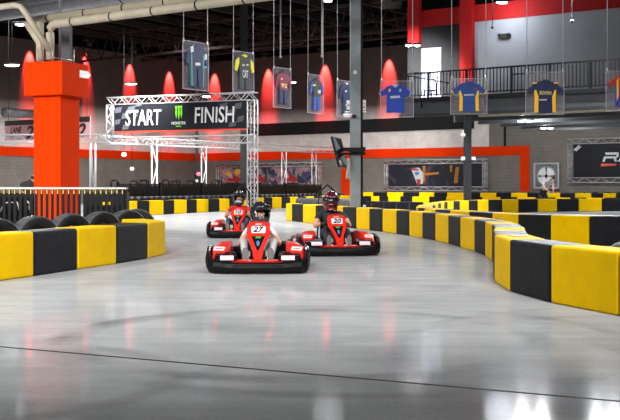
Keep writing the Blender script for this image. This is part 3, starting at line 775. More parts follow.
def mechanic():
    d=31.5; base=at(29,d)
    p=empty('person',base,math.radians(10),'person in black clothes and cap stooping beside the orange column','person')
    S=M['skin2']; G=M['tee_b']; T_=M['jeansb']
    N={'pel':((-.15,.2,.82),(.15,.12)),'wst':((-.10,.1,.98),(.14,.12)),'chs':((-.04,-.0,1.17),(.18,.14)),'nkb':((.06,-.06,1.27),(.07,.07)),'nk':((.10,-.09,1.31),(.055,.055)),'hd':((.15,-.13,1.35),(.085,.09)),'top':((.18,-.14,1.42),(.08,.085))}
    E=[('pel','wst',T_),('wst','chs',G),('chs','nkb',G),('nkb','nk',S),('nk','hd',S),('hd','top',S)]
    for sx,t in ((-1,'l'),(1,'r')):
        N['sh'+t]=((-.02+sx*.19,-.02,1.20),(.07,.07)); N['el'+t]=((.02+sx*.24,-.18,.98),(.05,.05)); N['wr'+t]=((.08+sx*.12,-.38,.92),(.03,.03))
        E+=[('chs','sh'+t,G),('sh'+t,'el'+t,G),('el'+t,'wr'+t,S)]
        N['hip'+t]=((-.15+sx*.11,.18,.78),(.095,.095)); N['kn'+t]=((-.12+sx*.13,.10,.46),(.07,.07)); N['an'+t]=((-.14+sx*.13,.22,.09),(.045,.045)); N['toe'+t]=((-.14+sx*.14,.04,.05),(.04,.035))
        E+=[('pel','hip'+t,T_),('hip'+t,'kn'+t,T_),('kn'+t,'an'+t,T_),('an'+t,'toe'+t,M['shoe_b'])]
    hands=[((.09+sx*.12,-.42,.92),(.1,-.6,-.1),(-sx*1.0,0,.2),(0,.2,-1),S) for sx in (-1,1)]
    make_body('body',N,E,'pel',parent=p,hands=hands)
    face(p,(.16,-.14,1.35),.95,math.radians(25),S)
    mb=MB(); mb.ball((.16,-.12,1.40),(.10,.11,.08),M['ink'],rot=(.2,0,.4)); mb.prism([(-.07,-.01),(.07,-.01),(.05,.01),(-.05,.01)],-.2,-.08,M['ink'],Matrix.Translation((.14,-.12,1.41))@Matrix.Rotation(.4,4,'Z')); mb.build('cap',p)
mechanic()

# ------------------------------------------------------------------ orange column, its head box, pipes
D0=26.0
cc=at(60.5,D0)                                   # front vertical corner of the shaft
o=empty('clad_column',cc,math.radians(-22.5),'big orange clad column with a wider box head at the left','column')
sq=.80
mb=MB(); mb.box((-sq/2,sq/2,1.75),(sq,sq,3.5),M['orange']); mb.build('shaft',o)
bx=1.14; off=(bx-sq)/2
zb=zof(94.5,D0-.2); zt=zof(60.5,D0-.2)
mb=MB(); mb.box((-sq/2,sq/2,(zb+zt)/2),(bx,bx,zt-zb),M['orange'],bevel=.01); hb=mb.build('head_box',o)
mb=MB(); Tm=Matrix.Translation((off+.006,.78,3.98))@Matrix.Rotation(PI/2,4,'Z')
mb.prism([(-.22,-.09),(.15,-.09),(.24,0),(.15,.09),(-.22,.09)],-.012,.012,M['white'],Tm); mb.build('arrow_sign',hb)
mb=MB()
for (x,y) in ((-.75,.1),(-.2,-.05),(.05,.5),(-.5,-.1)): mb.cyl((x,y,zt),(x,y,zt+.35),.012,M['steel'],seg=6)
mb.tube([(-.75,.1,zt+.08),(-.2,-.05,zt+.1),(.05,.5,zt+.08)],.008,M['steel'])
mb.build('top_rails',o)
def pipe(pts,r,label,mat='beige',joints=True):
    mb=MB(); mb.tube(pts,r,M[mat],seg=14)
    o_=mb.build('pipe'); tag(o_,label,'pipe','pipes above the orange column')
    if joints:
        P=[Vector(p) for p in pts]
        a,b=P[-2],P[-1]; L_=(b-a).length; k=.6
        while k<L_:
            q=a+(b-a).normalized()*k; dd=(b-a).normalized()*.02
            mb=MB(); mb.cyl(q-dd,q+dd,r*1.06,M['charcoal'],seg=14); mb.build('joint_band',o_); k+=1.35
def pz(px,py,d): return at(px,d,zof(py,d))
zc=zof(24,26.0)
e=pz(50,27,26.0); top_c=Vector((e.x+.12,e.y-.08,zc+.05))
pipe([pz(50,60,26.3),pz(50,33,26.3),pz(50.6,28,26.25),pz(52.5,25,26.15),pz(56,23.8,26.0),pz(56,23.8,26.0)+U*11],.105,'thick beige wrapped pipe rising from the orange column and bending right')
pipe([pz(33,20.2,27.2),pz(33,20.2,27.2)+U*12],.095,'upper beige wrapped pipe running level to the right above the column')
pipe([pz(40,61,27),pz(40,22,27)],.10,'beige vertical pipe at the back of the orange column head',joints=False)
pipe([pz(-6,7.5,26),pz(14,5.2,26),pz(20,6.2,26),pz(24,11,26),pz(49,50,26.2)],.075,'slanting beige pipe coming down from the top left corner',joints=False)
pipe([pz(26,22,27.0),pz(39,42,27.0),pz(40,50,27.0)],.09,'short slanting beige pipe meeting the back vertical pipe',joints=False)
q=pz(-12,17,31); pipe([q,q+U*5,q+U*12],.16,'wide grey galvanised pipe behind the beige pipes',mat='duct')
q=pz(-12,10,33); pipe([q,q+U*5,q+U*14],.13,'higher grey galvanised pipe nearer the ceiling',mat='duct')
q=pz(60,60,26.7); mb=MB(); mb.cyl((q.x,q.y,zt-.02),(q.x,q.y,CEIL),.03,M['duct']); tag(mb.build('conduit'),'thin grey vertical conduit behind the orange column head','conduit')
mb=MB(); a=pz(65.5,95,34); mb.box((0,0,6.0),(.36,.36,12-.0),M['ink']); o_=mb.build('steel_column',loc=(a.x,a.y,0)); o_.location.z=-.0
o_.scale=(1,1,CEIL/12); tag(o_,'tall black steel column rising behind the orange column head','column')

# ------------------------------------------------------------------ rail at the left
dR=23.0
a=at(-40,dR); b=at(126.5,dR); Lr=b.x-a.x
o=empty('guard_rail',a,0,'black baluster guard rail with a flat brushed steel top at left','rail')
mb=MB(); mb.box((Lr/2,.1,1.10),(Lr,.24,.05),M['steel'],bevel=.008); mb.build('top_rail',o)
mb=MB(); mb.box((Lr/2,0,.10),(Lr,.05,.06),M['kblack']); mb.build('bottom_rail',o)
nB=int(Lr/.118)
clip=new_mat('yellow_clip',(.50,.36,.05),.5)
bal=None;cl=None
for i in range(nB+1):
    x=i*.118+.02
    if bal is None:
        mb=MB(); mb.box((0,0,.60),(.062,.018,.94),M['kblack']); bal=mb.build('baluster',o,loc=(x,0,0))
        mb=MB(); mb.box((0,-.016,1.02),(.024,.012,.085),clip); cl=mb.build('clip',bal); cl['label']='dull yellow clip'
    else:
        n_=bal.copy(); COL.objects.link(n_); n_.parent=o; n_.location=(x,0,0)
        c_=cl.copy(); COL.objects.link(c_); c_.parent=n_
for x in (.4,Lr-.03):
    mb=MB(); mb.box((x,.05,.54),(.08,.06,1.08),M['kblack']); mb.build('rail_post',o)
# mesh panel & tubes behind left portion
mb=MB(); a=at(-30,24.0); w=at(33,24.0).x-a.x
for i in range(int(w/.05)): mb.box((i*.05,0,.5),(.012,.01,.9),M['kblack'])
for i in range(18): mb.box((w/2,0,.06+i*.05),(w,.01,.012),M['kblack'])
mb.box((w/2,.12,.5),(w,.05,.98),M['kblack'])
tag(mb.build('wire_screen',loc=a),'black wire mesh panel behind the left end of the guard rail','panel')
mb=MB(); q=lambda px,py: pz(px,py,23.75)
mb.tube([q(0,212),q(3,206),q(5,203),q(17,202),q(19,209),q(20,214)],.02,M['steel']); mb.tube([q(27,201),q(30,204),q(29,208),q(31,213)],.02,M['steel'])
tag(mb.build('bent_tube_frame'),'bare bright bent tube frame hanging behind the guard rail','frame')
mb=MB(); a=at(83,24.6); b=at(125,24.6); mb.box(((b.x-a.x)/2,.3,.5),(b.x-a.x,.6,1.0),M['kblack'],bevel=.01)  # black box added to stand in for the darkness behind the rail
o=mb.build('dark_backing_box',loc=a); tag(o,'low black box filling in the dark behind the guard rail, right of the orange column','backdrop')
for i in range(3):
    mb=MB(); mb.box((0,0,0),(.05,.01,.07),M['yellow']); t_=mb.build('yellow_tag',o,loc=(.49+.075*i,-.006,.74))

# ------------------------------------------------------------------ fence before the back corner, frames behind it
fx=[118,160,202,244,286,322]
o=empty('mesh_fence',at(118,43.5),0,'long black mesh fence behind the far barrier wall and its tyres','fence')
base=at(118,43.5)
def fd(x): return dB(x)+2.6
for i in range(len(fx)-1):
    a=at(fx[i],fd(fx[i]))-base; b=at(fx[i+1],fd(fx[i+1]))-base; dv=b-a; L_=dv.length; rz=math.atan2(dv.y,dv.x)
    mb=MB(); n_=int(L_/.14)
    for k in range(n_): mb.box((k*L_/n_,0,.62),(.085,.012,1.15),M['kblack'])
    for z in (.1,.4,.7,1.0,1.22): mb.box((L_/2,0,z),(L_,.03,.045),M['kblack'])
    mb.box((L_/2,.03,.62),(L_,.01,1.05),M['ink']); mb.build('mesh_panel',o,loc=a,rz=rz)
    mb=MB(); mb.box((0,0,.65),(.09,.09,1.3),M['kblack']); mb.build('fence_post',o,loc=a,rz=rz)
fr=None
xs=[52,118,126,138,148,163,171,180,187,207,214,221,300,309]
for k,x in enumerate([118,130,139,148.5,162.5,170,180,187,212,222]):
    d=fd(x)+1.6; h_=zof([180.5,181,180,180.5,180,181,180.5,181,180,181][k],d); p=at(x,d)
    mb=MB(); s_=1 if k%3 else -1
    mb.tube([(0,0,0),(0,0,h_-.1),(s_*.02,0,h_-.03),(s_*.08,0,h_),(s_*.26,0,h_),(s_*.31,0,h_-.04),(s_*.33,0,h_-.14),(s_*.33,0,0)],.035,M['kblack'])
    mb.box((s_*.16,0,h_*.55),(.3,.03,.05),M['kblack'])
    mb.box((s_*.16,0,.03),(.5,.5,.05),M['kblack'])
    tag(mb.build('upright_frame',loc=p,rz=random.uniform(-.5,.5)),'black square-topped tubular frame standing behind the mesh fence, %s from the left'%ORD[k],'frame','tubular frames behind the mesh fence')

# ------------------------------------------------------------------ trusses
def truss_mesh(L, w=.3, h=.3, r=.025, step=.36):
    mb=MB(); A_=M['alu']
    for y in (-w/2,w/2):
        for z in (-h/2,h/2): mb.cyl((0,y,z),(L,y,z),r,A_,seg=6)
    n=max(1,round(L/step)); st=L/n
    for i in range(n):
        x0,x1=i*st,(i+1)*st; s_=1 if i%2 else -1
        for y in (-w/2,w/2): mb.cyl((x0,y,-s_*h/2),(x1,y,s_*h/2),r*.5,A_,seg=5)
        for z in (-h/2,h/2): mb.cyl((x0,-s_*w/2,z),(x1,s_*w/2,z),r*.5,A_,seg=5)
    return mb
def truss_part(name,p0,p1,parent=None,w=.3,h=.3,r=.025,step=.36):
    p0=Vector(p0);p1=Vector(p1); d=p1-p0
    mb=truss_mesh(d.length,w,h,r,step)
    X=d.normalized(); Z=Vector((0,0,1)) if abs(X.z)<.9 else Vector((0,1,0)); Y=Z.cross(X).normalized(); Z=X.cross(Y)
    R3=Matrix((X,Y,Z)).transposed().to_4x4(); bmesh.ops.transform(mb.bm,matrix=Matrix.Translation(p0)@R3,verts=mb.bm.verts[:])
    return mb.build(name,parent)
# start gantry lined up with the right hand wall
dS=47.0
tA,_=0,0
P0=at(111.8,dS+2.1)
UG=Vector((math.cos(math.radians(22.5)),-math.sin(math.radians(22.5)),0))
def gx(px): return line_hit(px,P0,UG)
Lg,dg_=gx(252.5)
gz_top=zof(101.5,dS+2.1); 
g=empty('start_gantry',P0,-math.radians(22.5),'aluminium truss gantry carrying the black start finish banner','gantry')
truss_part('top_truss',(-.18,0,gz_top),(Lg+.18,0,gz_top),g,.34,.34,.028)
zlow=zof(139.5,dS+2.1)
truss_part('truss_leg',(0,0,zlow-.1),(0,0,gz_top-.17),g,.34,.34,.028)
truss_part('truss_leg',(Lg,0,0),(Lg,0,gz_top-.17),g,.34,.34,.028)
truss_part('lower_truss',(-.18,0,zlow-.1),(Lg+.18,0,zlow-.1),g,.34,.34,.026)
bx0=gx(117)[0]; bx1=gx(248.6)[0]; bz1=gz_top-.19; bz0=bz1-1.22
mb=MB(); mb.box(((bx0+bx1)/2,-.19,(bz0+bz1)/2),(bx1-bx0,.03,bz1-bz0),M['banner'])
def cell(mb,x,z,sx,sz,sk):
    mb.prism([(x,z),(x+sx,z+.04),(x+sx+sk,z+sz+.04),(x+sk,z+sz)],-.215,-.203,M['bannercheck'])
W=bx1-bx0; Hh=bz1-bz0
for (fx_,fz,a_,b__) in ((.0,.68,.05,.22),(.055,.46,.055,.22),(.0,.24,.04,.2),(.10,.72,.055,.2),(.15,.50,.03,.2),(.06,.04,.05,.2),(.16,.9,.05,.09),
                      (.80,.72,.055,.2),(.86,.46,.055,.22),(.91,.70,.05,.22),(.93,.22,.045,.22),(.87,.06,.05,.18),(.82,.28,.03,.18)):
    cell(mb,bx0+fx_*W,bz0+fz*Hh,a_*W,b__*Hh*.95,.06)
bn=mb.build('banner',g)
mb=MB(); mb.box(((bx0+bx1)/2,-.19,bz0-.04),(W,.035,.07),M['redline']); mb.build('banner_hem',bn)
def sx_(px): return gx(px+1.6)[0]
mb=MB(); mb.text('START',sx_(162)-sx_(126.5),.72,M['letter'],Matrix.Translation(((sx_(162)+sx_(126.5))/2,-.225,bz0+Hh*.49)),shear=0.05,thick=.02,bold=.006); mb.build('start_lettering',bn)
mb=MB(); mb.text('FINISH',sx_(235)-sx_(195.5),.72,M['letter'],Matrix.Translation(((sx_(235)+sx_(195.5))/2,-.225,bz0+Hh*.52)),shear=0.05,thick=.02,bold=.006); mb.build('finish_lettering',bn)
mb=MB(); cxm=(sx_(179.5)); zc_=bz0+Hh*.66
for dx,l in ((-.13,.50),(0,.62),(.13,.5)):
    mb.prism([(dx-.05,.26),(dx+.05,.29),(dx+.035,.1),(dx+.05,-.05),(dx+.01,l*-.6),(dx-.03,-.1),(dx-.02,.1)],-.235,-.215,M['claw'],Matrix.Translation((cxm,0,zc_)))
mb.build('claw_logo',bn)
mb=MB(); mb.text('MONSTER',.72,.13,M['letter'],Matrix.Translation((cxm,-.225,bz0+Hh*.25)),thick=.02)
mb.text('ENERGY',.28,.06,M['claw'],Matrix.Translation((cxm,-.225,bz0+Hh*.13)),thick=.02); mb.build('logo_lettering',bn)
# long overhead truss with legs
T1=[at(-60,46),at(108,45.6)]; zT=zof(138.5,45.6)
tr=empty('overhead_truss',(0,0,0),0,'long level aluminium truss crossing behind the orange column, on thin legs','truss')
truss_part('truss_span',(T1[0].x,T1[0].y,zT),(T1[1].x,T1[1].y,zT),tr,.34,.34,.026)
for px in (93.2,154.5):
    pass
s_,d_=line_hit(93,T1[0],(T1[1]-T1[0]).normalized())
q=at(93,d_); truss_part('truss_leg',(q.x,q.y,0),(q.x,q.y,zT-.15),tr,.22,.22,.026,step=3)
tr=empty('overhead_truss',(0,0,0),0,'aluminium truss running back from the start banner towards the right wall','truss')
A0=at(106,50.6); t_,d2=line_hit(337,A0,-V)
A1=A0+(-V)*t_
zT=zof(139.5,50.6)
truss_part('truss_span',(A0.x,A0.y,zT),(A1.x,A1.y,zT),tr,.34,.34,.026)
for px in (154.5,204,284,314):
    t_,dd=line_hit(px,A0,-V); q=A0+(-V)*t_; truss_part('truss_leg',(q.x,q.y,0),(q.x,q.y,zT-.15),tr,.26,.2,.028,step=1.2)

# ------------------------------------------------------------------ wall banners in truss frames
def wall_frame(side, px0,px1,py0,py1, pyref, inset, label, name='framed_banner', off=.25, tw=.28, pxi=None):
    """rectangle read at pyref column"""
    hit = R_hit if side=='R' else L_hit
    s0,d0=hit(px0,off); s1,d1=hit(px1,off); dref=hit(pyref,off)[1]
    z1=zof(py0,dref); z0=zof(py1,dref)
    rz=RZ_R if side=='R' else RZ_L
    org=(CORNER+V*off+U*s0) if side=='R' else (CORNER+U*off-V*s0)
    o=empty(name,(org.x,org.y,0),rz,label,'banner')
    L_=s1-s0; h=tw/2
    truss_part('frame_top',(0,0,z1-h),(L_,0,z1-h),o,.2,tw-.04,.028,step=.5)
    truss_part('frame_bottom',(0,0,z0+h),(L_,0,z0+h),o,.2,tw-.04,.028,step=.5)
    truss_part('frame_side',(h,0,z0+tw),(h,0,z1-tw),o,.2,tw-.04,.028,step=.5)
    truss_part('frame_side',(L_-h,0,z0+tw),(L_-h,0,z1-tw),o,.2,tw-.04,.028,step=.5)
    return o,L_,z0,z1
o,L_,z0,z1=wall_frame('R',217,320.5,163,192,265,.3,'row of three kart racing photo banners in a truss frame on the right wall')
def rel(px,px0,off=.25): return R_hit(px,off)[0]-R_hit(px0,off)[0]
for (a,b) in ((221,247.5),(250.5,265.5),(268,313)):
    x0,x1=rel(a,217),rel(b,217)
    mb=MB(); mb.box(((x0+x1)/2,0,(z0+z1)/2),(x1-x0,.04,z1-z0-.62),M['kartphoto'])
    cx_=(x0+x1)/2; hh=(z1-z0-.62)
    rd=M['fabric_red']; 
    pn=mb.build('photo_panel',o)
    mb=MB(); zz=(z0+z1)/2
    mb.prism([(cx_-.6,-.25+zz),(cx_+.5,-.3+zz),(cx_+.75,-.1+zz),(cx_+.2,.12+zz),(cx_-.2,.35+zz),(cx_-.5,.1+zz)],-.035,-.022,M['fabric_red'])
    mb.prism([(cx_-.5,.0+zz),(cx_-.1,-.05+zz),(cx_-.15,.28+zz),(cx_-.4,.3+zz)],-.045,-.036,M['helmet_wh'])
    mb.prism([(cx_-1.0 if b-a>20 else cx_-.4,-.6+zz),(cx_+.8 if b-a>20 else cx_+.4,-.6+zz),(cx_+.7 if b-a>20 else cx_+.4,-.38+zz),(cx_-.7 if b-a>20 else cx_-.4,-.34+zz)],-.035,-.022,M['ink'])
    if a==221: mb.ball((cx_-.5,-.03,zz+.28),(.28,.01,.15),M['fabric_yel']); mb.ball((cx_+.35,-.03,zz+.42),(.3,.01,.22),M['fabric_yel'])
    mb.build('photo_figure',pn)
o,L_,z0,z1=wall_frame('R',384.8,487,159.5,191,436,.3,'wide dark motorcycle racing banner in a truss frame on the right wall')
mb=MB(); mb.box((L_/2,0,(z0+z1)/2),(L_-.6,.04,z1-z0-.6),M['racephoto']); pn=mb.build('photo_panel',o)
mb=MB(); zz=(z0+z1)/2; rx=lambda px: rel(px,384.8)
mb.prism([(rx(411),zz+.45),(rx(419),zz+.5),(rx(424),zz+.1),(rx(423),zz-.55),(rx(417),zz-.5),(rx(414),zz+.0)],-.035,-.022,M['helmet_wh'])
mb.prism([(rx(410),zz+.5),(rx(418),zz+.42),(rx(419),zz+.3),(rx(412),zz+.32)],-.045,-.036,M['fabric_red'])
mb.prism([(rx(416.5),zz-.25),(rx(421),zz-.25),(rx(420.5),zz-.62),(rx(418),zz-.62)],-.045,-.036,M['fabric_red'])
mb.prism([(rx(415),zz+.2),(rx(419.5),zz+.22),(rx(419),zz+.02),(rx(416),zz+.0)],-.055,-.046,M['blue'])
mb.build('rider_figure',pn)
ob=new_mat('dark_orange_print',(.42,.16,.015),.5)
mb=MB(); mb.prism([(rx(423),zz+.12),(rx(439),zz+.20),(rx(439),zz+.07),(rx(423),zz-.02)],-.035,-.022,ob); mb.build('orange_streak',pn)
mb=MB(); mb.prism([(rx(423),zz+.6),(rx(425.5),zz+.6),(rx(425),zz-.4),(rx(423.5),zz-.4)],-.035,-.022,ob); mb.build('orange_streak',pn)
mb=MB(); mb.prism([(rx(450),zz+.62),(rx(452.5),zz+.62),(rx(452),zz+.2),(rx(450.5),zz+.2)],-.035,-.022,ob); mb.build('orange_streak',pn)
mb=MB(); mb.prism([(rx(456),zz+.5),(rx(459),zz+.5),(rx(458),zz-.5),(rx(454),zz-.5)],-.035,-.022,ob); mb.build('orange_streak',pn)
o,L_,z0,z1=wall_frame('R',568,690,138.5,183,580,.3,'black banner with a silver R logo in a truss frame at the right edge',tw=.32)
mb=MB(); mb.box((L_/2,0,(z0+z1)/2),(L_-.66,.04,z1-z0-.66),M['banner']); pn=mb.build('banner_panel',o)
r5=lambda px: rel(px,568); dd5=R_hit(610,.25)[1]; z5=lambda py: zof(py,dd5)
mb=MB()
def bar(pts,m): mb.prism([(r5(x),z5(y)) for x,y in pts],-.045,-.022,m)
bar([(605.3,152.4),(606,154.8),(616.6,154.8),(618.6,152.4)],M['letter'])
bar([(616.6,152.4),(618.8,152.4),(619,156.5),(616,158.6),(614.5,157.6),(616.8,156)],M['letter'])
bar([(604.3,156.4),(605.2,158.4),(616,158.4),(617,156.4)],M['letter'])
bar([(604.3,156.4),(606.5,157.5),(604.7,161.6),(602.7,161.6)],M['letter'])
bar([(613.6,158.2),(616,158),(617.4,161.6),(615,161.6)],M['letter'])
bar([(617.8,161.6),(619.9,161.6),(626,153),(624.5,152.4)],M['letter'])
mb.build('letter_logo',pn)
mb=MB(); bar([(601.5,163.4),(601,166.4),(616,165.6),(617,163.8)],M['redline']); mb.build('red_strip',pn)
mb=MB(); bar([(574,149),(579,144.5),(580,145),(575,150)],M['letter']); bar([(575.5,150),(581,145.5),(581.6,146),(576.5,150.6)],M['letter']); mb.build('corner_stripes',pn)
# LANE 2 sign on the left wall
S0=at(5.5,55.5); sgl=lambda px: line_hit(px,S0,U)[0]
zl1,zl0=zof(121,55.5),zof(140.5,55.5); Ls=sgl(90.5)
mb=MB(); mb.box((Ls/2,0,(zl0+zl1)/2),(Ls,.06,zl1-zl0),M['lane']); mb.box((Ls/2,-.035,zl1-.13),(Ls,.02,.26),M['ink'])
o=mb.build('lane_sign',loc=(S0.x,S0.y,0),rz=RZ_R); tag(o,'long dusty pink hanging lane sign with a black header behind the orange column','sign')
for fx_ in (.04,.35,.65,.96):
    mb=MB(); mb.cyl((Ls*fx_,0,zl1),(Ls*fx_,0,CEIL-.02),.012,M['charcoal'],seg=6); mb.build('hanging_cable',o)
zc_=(zl0+zl1-.26)/2
mb=MB(); mb.text('LANE',sgl(22.5)-sgl(11),.32,M['ink'],Matrix.Translation(((sgl(22.5)+sgl(11))/2,-.045,zc_+.14)),shear=.3,thick=.02,bold=.01); mb.build('lane_lettering',o)
for px in (30.5,82.5):
    mb=MB(); mb.text('2',sgl(px+4)-sgl(px-4),.66,M['ink'],Matrix.Translation((sgl(px),-.045,zc_+.0)),shear=.2,thick=.02,bold=.03); mb.build('lane_number',o)
mb=MB(); mb.prism([(sgl(12),zl0+.08),(sgl(23),zl0+.08),(sgl(24),zl0+.22),(sgl(13),zl0+.22)],-.05,-.03,M['greywall']); mb.build('stripe_mark',o)
s0,_=L_hit(4,.6); s1,_=L_hit(40,.6); dm=L_hit(15,.6)[1]
mb=MB(); mb.cyl((0,0,0),(s1-s0,0,0),.28,M['duct'],seg=18)
for k in range(3): mb.cyl((.3+k*1.1,0,0),(.36+k*1.1,0,0),.295,M['duct'],seg=18)
p=CORNER+U*.6-V*s0; tag(mb.build('wall_duct',loc=(p.x,p.y,zof(113,dm)),rz=RZ_L),'short fat silver duct above the pink lane sign','duct')

# round white wall fan in a square frame
s0,_=R_hit(535,.2); s1,_=R_hit(559,.2); dm=R_hit(547,.2)[1]; zf0,zf1=zof(188,dm),zof(163.5,dm)
p=CORNER+V*.25+U*s0; w=s1-s0
o=empty('wall_fan',(p.x,p.y,0),RZ_R,'square framed round white wall fan above the bending person','fan')
mb=MB(); 
for z in (zf0,zf1): mb.box((w/2,0,z),(w+.06,.12,.09),M['alu'])
for x in (0,w): mb.box((x,0,(zf0+zf1)/2),(.09,.12,zf1-zf0),M['alu'])
mb.build('frame',o)
mb=MB(); mb.box((w/2,.06,(zf0+zf1)/2),(w-.08,.02,zf1-zf0-.08),M['duct']); mb.build('back_plate',o)
cz=(zf0+zf1)/2-.02; R_=.55
mb=MB(); mb.lathe([(R_,-.05),(R_+.03,0),(R_,.05),(R_-.02,0)],M['alu'],Matrix.Translation((w/2,-.02,cz))@Matrix.Rotation(PI/2,4,'X'),seg=32,closed=True); mb.build('ring',o)
for k in range(4):
    mb=MB(); a0=PI/4+k*PI/2; pts=[(0.08*math.cos(a0-.7),.08*math.sin(a0-.7))]+[(R_*.94*math.cos(a0+t),R_*.94*math.sin(a0+t)) for t in (-.62,-.4,-.2,0,.2,.4,.62)]+[(.08*math.cos(a0+.7),.08*math.sin(a0+.7))]
    mb.prism(pts,-.05,-.03,M['white'],Matrix.Translation((w/2,0,cz))); mb.build('blade',o)
mb=MB(); mb.cyl((w/2,-.08,cz),(w/2,.0,cz),.1,M['charcoal'],seg=16); mb.build('hub',o)

# exit / first aid signs by the pole
mat_rs=new_mat('red_sign',(.6,.03,.03),.5)
def safety_sign(px,py,d,label,w=.42,h=.62,rz=0):
    mb=MB(); q=pz(px,py,d); mb.box((0,0,0),(w,.03,h),M['white']); mb.box((0,-.018,-.02),(w-.07,.01,h-.14),mat_rs)
    mb.box((0,-.026,.0),(.06,.008,.2),M['white']); mb.box((0,-.026,.0),(.17,.008,.06),M['white']); mb.box((0,-.026,-.2),(.22,.008,.04),M['white'])
    tag(mb.build('safety_sign',loc=q,rz=rz),label,'sign')

# ------------------------------------------------------------------ steel poles
def post(name,px,d,w,dep,top,label,mat,rz=0):
    o=empty(name,at(px,d),rz,label,'column')
    mb=MB(); mb.box((0,0,top/2),(w,dep,top),M[mat],bevel=.012); mb.build('shaft',o)
    mb=MB(); mb.box((0,0,.015),(w+.16,dep+.16,.03),M[mat]); 
    for sx in (-1,1):
        for sy in (-1,1): mb.cyl((sx*(w/2+.04),sy*(dep/2+.04),.03),(sx*(w/2+.04),sy*(dep/2+.04),.06),.018,M['steel'],seg=6)
    mb.build('base_plate',o)
    return o
pole=post('steel_column',355.3,30.2,.30,.30,CEIL,'tall blue-grey steel column standing behind the long winding barrier','polegrey')
mb=MB(); mb.box((.19,.05,CEIL/2),(.06,.08,CEIL),M['kblack']); mb.build('cable_channel',pole)
mb=MB(); mb.ball((-.01,-.16,zof(72,30)),(.06,.02,.06),M['white'],seg=12); mb.build('wall_disc',pole)
post('steel_column',467.5,44.6,.30,.30,4.14,'dark grey steel column holding up the mezzanine above the barriers','darksteel')
post('steel_column',244,54.2,.36,.36,CEIL,'dark steel column between the start banner and the photo banners','charcoal')
safety_sign(362.5,105,31.0,'small red and white safety sign right of the blue-grey column',w=.2,h=.30)
safety_sign(348.6,105,31.0,'small red and white safety sign left of the blue-grey column',w=.12,h=.28)
# white camera on the pole
mb=MB(); mb.cyl((-.2,0,0),(.06,0,.0),.05,M['white'],seg=14); mb.box((.1,0,-.02),(.12,.1,.08),M['charcoal'])
tag(mb.build('security_camera',loc=pz(350.5,115.5,29.9)),'white bullet camera fixed on the blue-grey column','camera')
mb=MB(); mb.ball((0,0,0),(.11,.11,.09),M['white'],seg=14); mb.cyl((0,0,.05),(0,0,.2),.03,M['white'])
mb.box((0,.1,.18),(.08,.3,.04),M['white'])
tag(mb.build('security_camera',loc=pz(463,135,44.2)),'small white dome camera on the column under the mezzanine','camera')
for k,px in enumerate((463,473.5)):
    mb=MB(); mb.box((0,0,0),(.17,.12,.14),M['white'],bevel=.015); mb.box((0,.1,0),(.04,.14,.04),M['white'])
    tag(mb.build('junction_box',loc=pz(px,158.5,44.4)),['small white box on the left side of the mezzanine column','small white box on the right side of the mezzanine column'][k],'box')
# screen on a bracket
q=pz(339.5,152.5,29.6)
o=empty('wall_screen',(q.x,q.y,q.z),math.radians(76),'thin black screen seen edge-on, mounted on the blue-grey column','screen')
mb=MB(); mb.box((0,0,0),(1.15,.06,.88),M['kblack'],rot=(0,math.radians(0),0),bevel=.01)
scr=mb.build('screen_housing',o); scr.rotation_euler=(math.radians(-14),0,0)
mb=MB(); mb.box((0,-.034,0),(1.08,.006,.8),M['visor']); mb.build('display',scr)
mb=MB(); mb.box((0,.06,0),(.5,.06,.5),M['charcoal']); mb.build('back_plate',scr)
mb=MB(); zb_=pz(350,150.5,30)
mb.box((0,0,0),(.86,.06,.10),M['kblack']); mb.box((0,0,-.13),(.86,.06,.06),M['kblack']); mb.box((-.36,-.02,-.05),(.05,.1,.3),M['kblack']); mb.box((.38,0,-.05),(.05,.1,.24),M['kblack']); mb.box((.12,.0,-.06),(.38,.42,.05),M['kblack'])
br=mb.build('screen_bracket',loc=pz(350.5,149.3,29.95)); tag(br,'black bracket clamped round the blue-grey column holding the screen','bracket')
mb=MB(); mb.cyl((0,0,0),(.02,0,.58),.06,M['steel'],seg=12); mb.tube([(.02,0,.5),(.05,0,.65),(.1,0,.7)],.015,M['kblack'])
tag(mb.build('hanging_tube',loc=pz(348,179,29.7)),'short silver tube hanging under the screen bracket','tube')

# start light near the corner
q=at(198.5,64)
o=empty('signal_light',q,0,'black signal light with a red lamp above a white lamp near the corner','light')
mb=MB(); mb.cyl((0,0,0),(0,0,1.3),.05,M['kblack']); mb.box((0,0,0.03),(.5,.5,.06),M['kblack']); mb.build('stand',o)
mb=MB(); mb.box((0,0,1.66),(.42,.2,.78),M['kblack'],bevel=.04); mb.build('housing',o)
mb=MB(); mb.ball((.02,-.1,1.88),(.14,.06,.11),new_mat('red_lamp',(.8,.1,.15),.3,emit=(1,.1,.15),estr=1.5),seg=12); mb.build('red_lamp',o)
mb=MB(); mb.ball((-.08,-.1,1.45),(.08,.05,.08),M['white'],seg=12); mb.build('white_lamp',o)

